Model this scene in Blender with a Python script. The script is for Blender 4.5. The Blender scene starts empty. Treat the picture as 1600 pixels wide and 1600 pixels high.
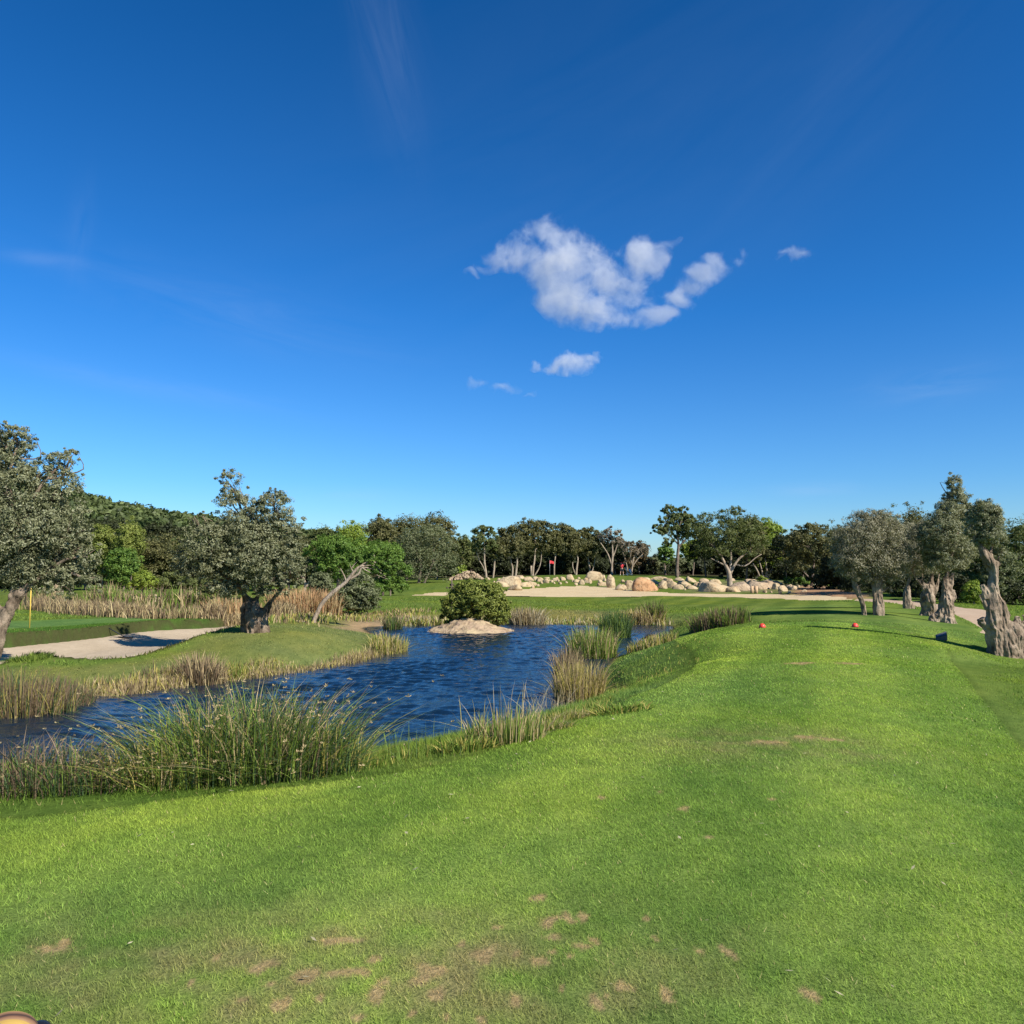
import bpy, bmesh, math, random
import numpy as np
from mathutils import Vector, Matrix

SC = bpy.context.scene
COL = SC.collection
rng = np.random.default_rng(7)
random.seed(7)
F = 1250.0          # focal length in photo pixels (1600 px wide)
EYE = 1.6
PITCH = math.atan(85.0 / F)
CP, SP = math.cos(PITCH), math.sin(PITCH)
W = -1.3            # water level

# ------------------------------------------------------------------ geometry of the view
def ray(px, py):
    u = (np.asarray(px, float) - 800) / F
    v = (800 - np.asarray(py, float)) / F
    dy = CP - v * SP
    dz = SP + v * CP
    return u / dy, dz / dy          # x and z per metre of y
def P(px, py, D):
    a, b = ray(px, py)
    return np.array([a * D, D * 1.0, EYE + b * D])
def G(px, py, z):
    a, b = ray(px, py)
    D = (z - EYE) / b
    return (float(a * D), float(D))
def S(D):           # metres per photo pixel at distance D
    return D / F

# ------------------------------------------------------------------ noise
def _hash(i, j, k, seed):
    n = (i.astype(np.int64) * 374761393 + j.astype(np.int64) * 668265263 + k.astype(np.int64) * 2147483647 + seed * 974634777) & 0xffffffff
    n = ((n ^ (n >> 13)) * 1274126177) & 0xffffffff
    n = (n ^ (n >> 16)) & 0xffffffff
    return n / 4294967295.0
def vnoise(x, y, z=None, seed=0):
    x = np.asarray(x, float); y = np.asarray(y, float)
    z = np.zeros_like(x) if z is None else np.asarray(z, float)
    xi, yi, zi = np.floor(x), np.floor(y), np.floor(z)
    fx, fy, fz = x - xi, y - yi, z - zi
    fx, fy, fz = [t * t * (3 - 2 * t) for t in (fx, fy, fz)]
    r = 0
    for a in (0, 1):
        for b in (0, 1):
            for c in (0, 1):
                w = (fx if a else 1 - fx) * (fy if b else 1 - fy) * (fz if c else 1 - fz)
                r = r + w * _hash(xi + a, yi + b, zi + c, seed)
    return r * 2 - 1
def fbm(x, y, z=None, seed=0, oct=4):
    r = 0; a = 1; s = 0; f = 1
    for o in range(oct):
        r = r + a * vnoise(x * f, y * f, None if z is None else z * f, seed + o * 13)
        s += a; a *= .5; f *= 2.03
    return r / s
def sstep(a, b, x):
    t = np.clip((x - a) / (b - a), 0, 1)
    return t * t * (3 - 2 * t)

# ------------------------------------------------------------------ polygons
def smooth_poly(pts, n=5, closed=True):
    pts = np.array(pts, float); m = len(pts); out = []
    for i in range(m if closed else m - 1):
        if closed:
            p0, p1, p2, p3 = pts[i - 1], pts[i], pts[(i + 1) % m], pts[(i + 2) % m]
        else:
            p0, p1, p2, p3 = pts[max(i - 1, 0)], pts[i], pts[i + 1], pts[min(i + 2, m - 1)]
        for k in range(n):
            t = k / n
            out.append(.5 * ((2 * p1) + (-p0 + p2) * t + (2 * p0 - 5 * p1 + 4 * p2 - p3) * t * t + (-p0 + 3 * p1 - 3 * p2 + p3) * t ** 3))
    if not closed: out.append(pts[-1])
    return np.array(out)
def sdf(x, y, poly):
    """signed distance, positive inside"""
    x = np.asarray(x, float); y = np.asarray(y, float)
    best = np.full(x.shape, 1e9); ins = np.zeros(x.shape, bool)
    m = len(poly)
    for i in range(m):
        ax, ay = poly[i]; bx, by = poly[(i + 1) % m]
        ex, ey = bx - ax, by - ay
        L = ex * ex + ey * ey + 1e-12
        t = np.clip(((x - ax) * ex + (y - ay) * ey) / L, 0, 1)
        d = (x - ax - t * ex) ** 2 + (y - ay - t * ey) ** 2
        best = np.minimum(best, d)
        c = (ay > y) != (by > y)
        if abs(ey) > 1e-12:
            ins ^= c & (x < ex * (y - ay) / ey + ax)
    best = np.sqrt(best)
    return np.where(ins, best, -best)

# ------------------------------------------------------------------ terrain
CZ = [(0,1600,0),(400,1600,0),(800,1600,0),(1200,1600,0),(1600,1600,0),(0,1400,0),(500,1400,0),(1000,1400,0),(1600,1400,0),
 (0,1300,-.04),(150,1272,-.07),(300,1250,-.09),(600,1212,-.12),(800,1162,-.12),(900,1128,-.12),(1000,1085,-.12),(1085,1040,-.15),(1075,1005,-.22),(1130,980,-.12),
 (1200,1200,0),(1200,1100,0),(1200,1030,0),(1190,981,0),(1335,981,0),(1330,1005,0),(1420,1010,-.05),(1500,1080,-.06),(1600,1150,-.16),(1600,1250,-.08),
 (1545,1022,-.38),(1600,1050,-.42),(1680,1060,-.5),(1480,1000,-.16),(1520,1040,-.2),
 (0,1060,-1.0),(0,1036,-.86),(200,1030,-.86),(300,1014,-.8),(380,1000,-.62),(400,986,-.5),(500,988,-.62),(560,1002,-1.0),(480,972,-.68),(250,1046,-.98),(450,1022,-.95),(-150,1040,-.8),(-150,1000,-.5),
 (0,1000,-.42),(100,988,-.47),(200,983,-.5),(345,974,-.5),(60,967,-.5),(200,964,-.5),(0,975,-.5),(300,968,-.5),
 (1370,960,-.1),(1465,971,-.3),(1330,962,-.12),(1250,972,-.05)]
CD = [(100,955,42),(0,950,45),(300,963,39),(450,966,38),(100,930,60),(200,942,60),(200,932,72),(350,936,70),(450,936,70),(180,925,80),(300,928,82),(0,925,80),(-200,925,80),(-200,950,45),
 (600,967,42.5),(600,950,49),(540,965,42),(620,931,63),(700,950,49),(700,935,58),(800,960,44.5),(850,957,46),(900,950,51),(800,933,66),(640,930,66),(640,916,80),(720,908,92),(600,920,80),(500,917,90),
 (900,931,68),(1000,929,70),(1100,931,68),(1200,933,66),(1300,936,60),(1000,962,44),(1100,962,38),(1150,956,38.5),(1100,945,52),(1200,962,36),(1300,950,40),(1250,955,36),(1050,951,48),(1200,946,48),
 (1440,960,32),(1420,952,36),(1400,941,45),(1490,955,36),(1540,985,25),(1600,1002,22),(1560,960,34),(1600,950,42),(1650,970,32),(1530,945,50),(1350,938,55),(1300,930,64),(1200,921,80),(1300,916,85),
 (850,905,98),(850,900,106),(970,899,106),(1000,916,85),(900,916,85),(1100,906,98),(1100,900,106),(1200,908,102),(950,911,92),(700,906,110),(1050,899,112),(1600,925,64),(1800,930,60),(1900,980,30),(500,905,115),(1300,905,115),(1700,910,110),(0,912,120),(900,895,130),(1200,897,130)]
SHORE_NEAR = [(-420,1215),(-150,1205),(0,1190),(150,1200),(300,1208),(430,1203),(530,1197),(640,1183),(740,1160),(790,1150),(830,1133),(880,1108),(935,1102),(928,1062),(948,1036),(985,1016),(1030,1000),(1042,988),(1043,978)]
SHORE_FAR = [(950,975),(850,974),(760,975),(690,976),(640,978),(600,979),(572,981),(582,990),(612,998),(622,1006),(600,1018),(560,1030),(480,1046),(330,1065),(200,1082),(120,1093),(60,1110),(-30,1116),(-250,1118),(-420,1135)]
pond_ctrl = [G(a, b, W) for a, b in SHORE_NEAR + SHORE_FAR]
POND = smooth_poly(pond_ctrl, 5)
_c = []
for a, b, z in CZ:
    x, y = G(a, b, z); _c.append((x, y, z))
for a, b, D in CD:
    p = P(a, b, D); _c.append((p[0], p[1], p[2]))
for (x, y) in pond_ctrl: _c.append((x, y, W + .02))
for x, y, z in [(0,0,0),(3,1,0),(-3,1,0),(0,-8,0),(10,-8,0),(-10,-8,-.1),(8,4,-.05),(14,8,-.22),(9,9,-.1),(12,9,-.17),(12,13,-.24),(10,14,-.13),(9,16,-.05),(8,12,-.07),(6,11,-.02),(6,14,0),(8,18,0),(6,20,0),(4,9,0),(2,8,-.01),(3,11,-.01),(5,16,-.02),(7,21.5,.02),(8.5,22,.03),(6,18,0),(10,20.5,-.10),(10.5,30,-.11),(12,32,-.13),(9,31,-.2),(12.5,26,-.12),(-1,6,-.04),(-3,5,-.05),(-2,4,-.02),(-4,6,-.12),(-6,3,-.06),(-12,5,-.6),(20,15,-.5)]: _c.append((x, y, z))
_c = np.array(_c)
def _tps_fit(c, lam=.02):
    n = len(c); X = c[:, :2]
    d = np.hypot(X[:, None, 0] - X[None, :, 0], X[:, None, 1] - X[None, :, 1])
    K = d * d * np.log(d + 1e-9) + lam * np.eye(n) * (1 + .1 * np.hypot(X[:, 0], X[:, 1]))[:, None]
    A = np.zeros((n + 3, n + 3)); A[:n, :n] = K; A[:n, n] = 1; A[:n, n + 1:] = X; A[n, :n] = 1; A[n + 1:, :n] = X.T
    return np.linalg.solve(A, np.concatenate([c[:, 2], [0, 0, 0]])), X
_wt, _X = _tps_fit(_c)
def tps(x, y):
    x = np.asarray(x, float); y = np.asarray(y, float); sh = x.shape
    x = x.ravel(); y = y.ravel(); out = np.empty(len(x))
    for s in range(0, len(x), 60000):
        xs, ys = x[s:s + 60000], y[s:s + 60000]
        d2 = (xs[:, None] - _X[None, :, 0]) ** 2 + (ys[:, None] - _X[None, :, 1]) ** 2 + 1e-12
        out[s:s + 60000] = (.5 * d2 * np.log(d2)) @ _wt[:len(_X)] + _wt[-3] + _wt[-2] * xs + _wt[-1] * ys
    return out.reshape(sh)
class GridCache:
    """bilinear lookup table of an expensive 2D function over the part of the world in use"""
    def __init__(s, fn, x0, x1, y0, y1, st):
        s.fn = fn; s.b = (x0, x1, y0, y1, st)
        xs = np.arange(x0, x1 + st, st); ys = np.arange(y0, y1 + st, st)
        X, Y = np.meshgrid(xs, ys, indexing='ij')
        s.g = fn(X.ravel(), Y.ravel()).reshape(X.shape)
    def __call__(s, x, y):
        x0, x1, y0, y1, st = s.b
        x = np.asarray(x, float); y = np.asarray(y, float)
        fx = np.clip((x - x0) / st, 0, s.g.shape[0] - 1.001); fy = np.clip((y - y0) / st, 0, s.g.shape[1] - 1.001)
        i = fx.astype(int); j = fy.astype(int); fx = fx - i; fy = fy - j
        g = s.g
        return (g[i, j] * (1 - fx) + g[i + 1, j] * fx) * (1 - fy) + (g[i, j + 1] * (1 - fx) + g[i + 1, j + 1] * fx) * fy
tps = GridCache(tps, -130, 130, -16, 170, .45)
_pond_sdf = GridCache(lambda x, y: sdf(x, y, POND), -46, 46, -2, 62, .16)
HX = [-600, -300, 0, 120, 270, 480, 650, 900, 1500, 2300]
HZ = [40, 36, 25, 20.0, 14.0, 8.5, 3, 0, 0, 0]
def base_h(x, y):
    x = np.asarray(x, float); y = np.asarray(y, float)
    h = np.clip(tps(x, y), -1.9, 2.0)
    far = sstep(105, 150, y)
    side = sstep(1.15, 1.6, np.abs(x) / (np.abs(y) + 14))
    h = h * (1 - np.maximum(far, side)) + np.where(y > 60, .1, -.35) * np.maximum(far, side)
    px = 800 + F * x / np.maximum(y, 30)
    hill = np.interp(px, HX, HZ) * sstep(95, 250, y) * (1 + .1 * fbm(x / 40, y / 40, seed=3))
    return h + np.where(y > 60, hill, 0)
def pond_h(x, y, h):
    d = -_pond_sdf(x, y)           # positive outside
    d = d + .18 * fbm(x * .9, y * .9, seed=5)
    hh = np.maximum(h, W + .1 * np.clip(d, 0, 1.2))
    out = W + (hh - W) * sstep(-.05, .7, d)
    ins = W - .03 - .35 * np.clip(-d, 0, 2.5)
    return np.where(d > 0, out, np.minimum(ins, W - .0))
# -- sand areas (world polygons)
BUNK = smooth_poly([G(a, b, -.93) for a, b in [(-120,1046),(0,1040),(60,1034),(140,1034),(200,1031),(260,1020),(320,1008),(372,998),(392,991),(420,984),(470,983),(512,977),(500,971),(440,968),(400,966),(352,968),(350,975),(346,982),(300,985),(230,989),(150,1000),(100,1006),(50,1011),(0,1016),(-100,1020)]], 4)
def hit(px, py, hf=None):
    hf = hf or base_h
    a, b = ray(px, py)
    D = 2.0 * 1.006 ** np.arange(860)
    D = D[D < 340]
    z = EYE + b * D; g = hf(a * D, D)
    k = np.nonzero(z < g)[0]
    if len(k) == 0: return (float(a * 300), 300.0)
    i = k[0]
    if i == 0: return (float(a * D[0]), float(D[0]))
    f0, f1 = z[i - 1] - g[i - 1], z[i] - g[i]
    d = D[i - 1] + (D[i] - D[i - 1]) * f0 / (f0 - f1)
    return (float(a * d), float(d))
SANDF = smooth_poly([hit(a, b) for a, b in [(628,930.5),(700,930),(800,930),(900,932),(1000,931),(1100,932),(1200,934),(1290,938),(1335,936),(1320,932),(1250,928),(1200,927),(1140,926.5),(1060,925),(1000,922),(955,916),(900,914),(850,917),(800,920),(760,919),(720,923),(660,926)]], 4)
PATH = smooth_poly([hit(a, b) for a, b in [(1335,939),(1400,943),(1450,950),(1490,959),(1512,970),(1530,980),(1548,993)]] + [(16,18),(20,12),(24,12),(21,22),(19,30)] + [hit(a, b) for a, b in [(1545,952),(1500,947),(1450,941),(1400,937),(1340,934)]], 4)
SANDL = smooth_poly([hit(a, b) for a, b in [(150,939),(240,939),(340,939),(420,937),(420,935),(340,935),(262,933),(245,927),(215,930),(185,924),(160,931)]], 4)
def ground_h(x, y, carve=True):
    h = base_h(x, y)
    h = h + .012 * fbm(x * .8, y * .8, seed=9) * sstep(8, 20, np.hypot(x, y))
    h = pond_h(x, y, h)
    if carve:
        d = sdf(x, y, BUNK) + .10 * fbm(x * 1.6, y * 1.6, seed=11)
        k = sstep(-.02, .10, d)
        h = h * (1 - k) + (sand_bunk_h(x, y, d) - .12) * k
        for poly, dep in ((SANDF, .14), (SANDL, .14), (PATH, .10)):
            d = sdf(x, y, poly) + .15 * fbm(x * .9, y * .9, seed=12)
            h = h - dep * sstep(0, .25, d)
    return h
def sand_bunk_h(x, y, d=None):
    d = sdf(x, y, BUNK) if d is None else d
    h = base_h(x, y)
    near = np.minimum(h - .04, -.86)
    t = sstep(0, 2.2, d)
    return near * (1 - t) + (-1.05 + .03 * fbm(x * 1.1, y * 1.1, seed=21)) * t

# ------------------------------------------------------------------ object helpers
def tag(o, label=None, cat=None, group=None, kind=None):
    if label: o['label'] = label
    if cat: o['category'] = cat
    if group: o['group'] = group
    if kind: o['kind'] = kind
    return o
def link(name, me, mat=None, parent=None, loc=None):
    o = bpy.data.objects.new(name, me); COL.objects.link(o)
    if mat is not None and me is not None and len(me.materials) == 0: me.materials.append(mat)
    if parent is not None: o.parent = parent
    if loc is not None: o.location = loc
    return o
def empty(name, loc, rz=0.0):
    o = bpy.data.objects.new(name, None); COL.objects.link(o)
    o.location = loc; o.rotation_euler = (0, 0, rz); o.empty_display_size = .3
    return o
def mesh_np(name, V, Fc, k, col=None, smooth=False):
    """V (n,3), Fc (m,k) faces, col (n,3) vertex colour"""
    me = bpy.data.meshes.new(name)
    V = np.ascontiguousarray(V, dtype=np.float32); Fc = np.ascontiguousarray(Fc, dtype=np.int32)
    me.vertices.add(len(V)); me.vertices.foreach_set('co', V.ravel())
    me.loops.add(Fc.size); me.loops.foreach_set('vertex_index', Fc.ravel())
    me.polygons.add(len(Fc)); me.polygons.foreach_set('loop_start', np.arange(0, Fc.size, k, dtype=np.int32))
    if smooth: me.polygons.foreach_set('use_smooth', np.ones(len(Fc), bool))
    if col is not None:
        at = me.color_attributes.new('tint', 'FLOAT_COLOR', 'POINT')
        c = np.ones((len(V), 4), np.float32); c[:, :3] = col
        at.data.foreach_set('color', c.ravel())
    me.update(calc_edges=True)
    return me
def mesh_py(name, V, Fs, smooth=False):
    me = bpy.data.meshes.new(name); me.from_pydata([tuple(map(float, v)) for v in V], [], Fs)
    if smooth:
        for p in me.polygons: p.use_smooth = True
    me.update(); return me
def bm_mesh(name, bm, smooth=False):
    me = bpy.data.meshes.new(name); bm.to_mesh(me); bm.free()
    if smooth:
        for p in me.polygons: p.use_smooth = True
    return me

# ------------------------------------------------------------------ materials
def mat_new(name):
    m = bpy.data.materials.new(name); m.use_nodes = True
    nt = m.node_tree; nt.nodes.clear()
    out = nt.nodes.new('ShaderNodeOutputMaterial')
    return m, nt, out
class NB:
    def __init__(s, nt): s.nt = nt
    def n(s, t, ins=None, **kw):
        nd = s.nt.nodes.new(t)
        for k, v in kw.items(): setattr(nd, k, v)
        if ins:
            for k, v in ins.items():
                if hasattr(v, 'is_linked') or hasattr(v, 'links'): s.nt.links.new(v, nd.inputs[k])
                else: nd.inputs[k].default_value = v
        return nd
    def noise(s, vec, scale, detail=4, rough=.6, dist=0):
        return s.n('ShaderNodeTexNoise', {'Vector': vec, 'Scale': scale, 'Detail': detail, 'Roughness': rough, 'Distortion': dist}).outputs['Fac']
    def math(s, op, a, b=0.0, c=0.0, clamp=False):
        nd = s.n('ShaderNodeMath', operation=op, use_clamp=clamp)
        for i, v in enumerate((a, b, c)):
            if hasattr(v, 'links'): s.nt.links.new(v, nd.inputs[i])
            else: nd.inputs[i].default_value = v
        return nd.outputs[0]
    def vmath(s, op, a, b=(0, 0, 0)):
        nd = s.n('ShaderNodeVectorMath', operation=op)
        for i, v in enumerate((a, b)):
            if hasattr(v, 'links'): s.nt.links.new(v, nd.inputs[i])
            else: nd.inputs[i].default_value = v
        return nd
    def ramp(s, fac, stops):
        nd = s.n('ShaderNodeValToRGB'); s.nt.links.new(fac, nd.inputs[0])
        e = nd.color_ramp.elements
        while len(e) < len(stops): e.new(.5)
        for i, (p, c) in enumerate(stops): e[i].position = p; e[i].color = (*c, 1)
        return nd.outputs['Color']
    def mix(s, fac, a, b, mode='MIX'):
        nd = s.n('ShaderNodeMix', data_type='RGBA', blend_type=mode)
        for i, v in ((0, fac), (6, a), (7, b)):
            if hasattr(v, 'links'): s.nt.links.new(v, nd.inputs[i])
            else: nd.inputs[i].default_value = v if i == 0 else (*v, 1)
        return nd.outputs[2]
def leaf_mat(name, trans=.35, gloss=.06, rough=.45):
    m, nt, out = mat_new(name); b = NB(nt)
    at = b.n('ShaderNodeAttribute', attribute_name='tint').outputs['Color']
    d = b.n('ShaderNodeBsdfDiffuse', {'Color': at}).outputs[0]
    tc = b.mix(1.0, at, (1.25, 1.35, .7), 'MULTIPLY')
    t = b.n('ShaderNodeBsdfTranslucent', {'Color': tc}).outputs[0]
    mx = b.n('ShaderNodeMixShader', {0: trans, 1: d, 2: t}).outputs[0]
    g = b.n('ShaderNodeBsdfGlossy', {'Color': (1, 1, 1, 1), 'Roughness': rough}).outputs[0]
    mg = b.n('ShaderNodeMixShader', {0: gloss, 1: mx, 2: g}).outputs[0]
    nt.links.new(mg, out.inputs[0]); return m
def simple_mat(name, color, rough=.6, metal=0, noise_amt=.15, nscale=8.0, bump=.0):
    m, nt, out = mat_new(name); b = NB(nt)
    tc = b.n('ShaderNodeTexCoord').outputs['Object']
    nz = b.noise(tc, nscale)
    c = b.mix(nz, tuple(x * (1 - noise_amt) for x in color), tuple(min(1, x * (1 + noise_amt)) for x in color))
    p = b.n('ShaderNodeBsdfPrincipled', {'Base Color': c, 'Roughness': rough, 'Metallic': metal})
    if bump > 0:
        bp = b.n('ShaderNodeBump', {'Height': nz, 'Strength': .6, 'Distance': bump}); nt.links.new(bp.outputs[0], p.inputs['Normal'])
    nt.links.new(p.outputs[0], out.inputs[0]); return m
def bark_mat(name, c1, c2, c3, scale=1.0):
    m, nt, out = mat_new(name); b = NB(nt)
    pos = b.n('ShaderNodeNewGeometry').outputs['Position']
    st = b.n('ShaderNodeMapping', {'Vector': pos, 'Scale': (9 * scale, 9 * scale, 1.6 * scale)}).outputs[0]
    n1 = b.noise(st, 1.0, 6, .65, .8)
    n2 = b.noise(pos, 2.2 * scale, 4)
    n3 = b.noise(pos, 26 * scale, 4, .7)
    c = b.mix(b.math('MULTIPLY_ADD', n1, 2.4, -.75, clamp=True), c1, c2)
    c = b.mix(b.math('MULTIPLY_ADD', n2, 3.0, -1.3, clamp=True), c, c3)
    c = b.mix(.5, c, b.ramp(n3, [(.3, (.35, .33, .3)), (.7, (1, 1, 1))]), 'MULTIPLY')
    h = b.math('ADD', n1, b.math('MULTIPLY', n3, .35))
    bp = b.n('ShaderNodeBump', {'Height': h, 'Strength': .9, 'Distance': .05 / scale})
    p = b.n('ShaderNodeBsdfPrincipled', {'Base Color': c, 'Roughness': .9, 'Normal': bp.outputs[0]})
    p.inputs['Specular IOR Level'].default_value = .15
    nt.links.new(p.outputs[0], out.inputs[0]); return m
M = {}
M['leaf'] = leaf_mat('foliage', .30, .015, .6)
M['olive_leaf'] = leaf_mat('olive_foliage', .25, .03, .55)
M['grass'] = leaf_mat('grass_blades', .45, .0, .6)
M['reed'] = leaf_mat('reed_stems', .25, .01, .6)
M['bark_olive'] = bark_mat('olive_bark', (.085, .058, .038), (.40, .305, .215), (.54, .43, .31))
M['bark_gnarl'] = bark_mat('gnarled_bark', (.05, .035, .024), (.23, .17, .115), (.46, .36, .26))
M['bark_dark'] = bark_mat('dark_bark', (.07, .05, .038), (.24, .19, .15), (.33, .26, .2))
M['bark_pale'] = bark_mat('pale_bark', (.20, .155, .11), (.46, .37, .27), (.50, .42, .32), .7)
def sand_mat(name, c1, c2, fine=1.0):
    m, nt, out = mat_new(name); b = NB(nt)
    pos = b.n('ShaderNodeNewGeometry').outputs['Position']
    n1 = b.noise(pos, .7, 5, .6); n2 = b.noise(pos, 35, 3, .7); n3 = b.noise(pos, 4.0, 4, .65)
    c = b.mix(b.math('MULTIPLY_ADD', n1, 2, -.5, clamp=True), c1, c2)
    c = b.mix(.6, c, b.ramp(n2, [(.25, (.7, .68, .66)), (.75, (1.0, 1, 1))]), 'MULTIPLY')
    c = b.mix(.5, c, b.ramp(n3, [(.3, (.8, .77, .74)), (.6, (1, 1, 1))]), 'MULTIPLY')
    h = b.math('ADD', b.math('MULTIPLY', n2, .4), n3)
    bp = b.n('ShaderNodeBump', {'Height': h, 'Strength': .6, 'Distance': .05})
    p = b.n('ShaderNodeBsdfPrincipled', {'Base Color': c, 'Roughness': .95, 'Normal': bp.outputs[0]})
    p.inputs['Specular IOR Level'].default_value = .1
    nt.links.new(p.outputs[0], out.inputs[0]); return m
M['sand'] = sand_mat('bunker_sand', (.42, .335, .225), (.51, .415, .29))
M['sand_far'] = sand_mat('pale_sand', (.52, .40, .225), (.62, .49, .295))
M['path'] = sand_mat('dirt_path', (.42, .30, .20), (.52, .40, .28))
def rock_mat(name, c1, c2, c3):
    m, nt, out = mat_new(name); b = NB(nt)
    pos = b.n('ShaderNodeNewGeometry').outputs['Position']
    n1 = b.noise(pos, .9, 5, .65); n2 = b.noise(pos, 2.6, 4, .55, .6); n3 = b.noise(pos, 2.2, 5, .7)
    c = b.mix(b.math('MULTIPLY_ADD', n1, 2.6, -.8, clamp=True), c1, c2)
    c = b.mix(b.math('MULTIPLY_ADD', n3, 4, -2.1, clamp=True), c, c3)
    c = b.mix(.7, c, b.ramp(n2, [(.38, (.50, .45, .41)), (.47, (.95, .94, .92)), (.6, (1.08, 1.06, 1.02))]), 'MULTIPLY')
    bp = b.n('ShaderNodeBump', {'Height': n2, 'Strength': .8, 'Distance': .14})
    p = b.n('ShaderNodeBsdfPrincipled', {'Base Color': c, 'Roughness': .9, 'Normal': bp.outputs[0]})
    p.inputs['Specular IOR Level'].default_value = .15
    nt.links.new(p.outputs[0], out.inputs[0]); return m
M['rock'] = rock_mat('pale_rock', (.36, .265, .155), (.46, .375, .24), (.40, .25, .14))
M['rock_orange'] = rock_mat('orange_rock', (.42, .225, .11), (.46, .30, .165), (.42, .34, .22))
M['rock_grey'] = rock_mat('weathered_rock', (.32, .235, .155), (.43, .335, .225), (.25, .185, .13))
M['island'] = rock_mat('island_rock', (.33, .235, .16), (.40, .32, .19), (.30, .20, .15))
# ================================================================== camera, light, sky
cd = bpy.data.cameras.new('camera'); cam = bpy.data.objects.new('camera', cd); COL.objects.link(cam)
cd.sensor_width = 36; cd.sensor_height = 36; cd.lens = 36 * F / 1600; cd.clip_end = 6000; cd.clip_start = .05
cam.location = (0, 0, EYE); cam.rotation_euler = (math.pi / 2 + PITCH, 0, 0); SC.camera = cam
SUN_EL = math.radians(37); SUN_DIR = Vector((.76, -.65, 0)).normalized() * math.cos(SUN_EL); SUN_DIR.z = math.sin(SUN_EL)
ld = bpy.data.lights.new('sun', 'SUN'); ld.energy = 5.0; ld.angle = math.radians(.53); ld.color = (1, .945, .86)
sun = bpy.data.objects.new('sun', ld); COL.objects.link(sun); sun.location = (60, -25, 50)
sun.rotation_euler = SUN_DIR.to_track_quat('Z', 'Y').to_euler()
wd = bpy.data.worlds.new('World'); SC.world = wd; wd.use_nodes = True
nt = wd.node_tree; nt.nodes.clear(); b = NB(nt)
sky = b.n('ShaderNodeTexSky', sky_type='NISHITA', sun_disc=False)
sky.sun_elevation = SUN_EL; sky.sun_rotation = math.atan2(SUN_DIR.x, SUN_DIR.y)
sky.altitude = 100; sky.air_density = 1.0; sky.dust_density = .25; sky.ozone_density = 3.5
# thin high cirrus streaks, laid out by direction on the sky
tc = b.n('ShaderNodeTexCoord').outputs['Generated']
sp = b.n('ShaderNodeSeparateXYZ', {0: tc})
az = b.math('ARCTAN2', sp.outputs[0], sp.outputs[1]); el = b.math('ARCSINE', sp.outputs[2])
eg = b.ramp(b.math('MULTIPLY', sp.outputs[2], 1.0), [(0.0, (.58, .80, 1.04)), (.10, (.36, .71, 1.06)), (.30, (.14, .60, 1.06)), (.7, (.035, .44, .82))])
hs = b.n('ShaderNodeMix', {0: 1.0, 6: sky.outputs[0], 7: eg}, data_type='RGBA', blend_type='MULTIPLY')
hs_out = hs.outputs[2]
def streak(a0, e0, ra, re, rot, scale, seed, amp):
    """a soft wisp around azimuth/elevation (degrees)"""
    u = b.math('SUBTRACT', az, math.radians(a0)); v = b.math('SUBTRACT', el, math.radians(e0))
    c, s_ = math.cos(math.radians(rot)), math.sin(math.radians(rot))
    uu = b.math('ADD', b.math('MULTIPLY', u, c), b.math('MULTIPLY', v, s_))
    vv = b.math('SUBTRACT', b.math('MULTIPLY', v, c), b.math('MULTIPLY', u, s_))
    un = b.math('DIVIDE', uu, math.radians(ra)); vn = b.math('DIVIDE', vv, math.radians(re))
    r2 = b.math('ADD', b.math('MULTIPLY', un, un), b.math('MULTIPLY', vn, vn))
    fall = b.math('POWER', 2.718, b.math('MULTIPLY', r2, -1.4))
    vec = b.n('ShaderNodeCombineXYZ', {0: b.math('MULTIPLY', uu, scale), 1: b.math('MULTIPLY', vv, scale * 5), 2: float(seed)}).outputs[0]
    nz = b.math('MULTIPLY_ADD', b.noise(vec, 1.0, 5, .6, .7), 2.6, -.85, clamp=True)
    return b.math('MULTIPLY', b.math('MULTIPLY', fall, nz), amp)
st = [streak(-20, 17, 12, 2.2, -8, 5, 1, .09), streak(-24, 11.6, 9, .8, -6, 7, 2, .10), streak(-9.5, 34, 6, 2.2, -72, 6, 3, .09),
      streak(-31.5, 18.6, 3, .5, 2, 6, 4, .12), streak(28, 11.5, 4, 1.2, 3, 9, 5, .12), streak(21, 5.2, 3, .5, 0, 9, 6, .2), streak(24, 30, 14, 5, 35, 2.5, 7, .03), streak(-29, 20.5, 3, .8, 85, 6, 8, .07), streak(-12, 5, 5, .6, 0, 9, 9, .1), streak(5, 28, 30, 12, 20, 1.8, 10, .025)]
tot = st[0]
for s_ in st[1:]: tot = b.math('ADD', tot, s_)
skc = b.mix(tot, hs_out, (3.8, 4.8, 6.6))
bg = b.n('ShaderNodeBackground', {'Color': skc, 'Strength': .088})
wo = b.n('ShaderNodeOutputWorld'); nt.links.new(bg.outputs[0], wo.inputs[0])
SC.view_settings.view_transform = 'Standard'; SC.view_settings.look = 'None'; SC.view_settings.exposure = .7; SC.view_settings.gamma = 1
SC.render.film_transparent = False
cy = SC.cycles
cy.max_bounces = 6; cy.diffuse_bounces = 3; cy.glossy_bounces = 3; cy.transmission_bounces = 3; cy.volume_bounces = 2; cy.transparent_max_bounces = 8
cy.use_adaptive_sampling = False; cy.caustics_reflective = False; cy.caustics_refractive = False
cy.use_denoising = True; cy.denoiser = 'OPENIMAGEDENOISE'; cy.denoising_input_passes = 'RGB_ALBEDO_NORMAL'; cy.denoising_prefilter = 'ACCURATE'

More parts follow.
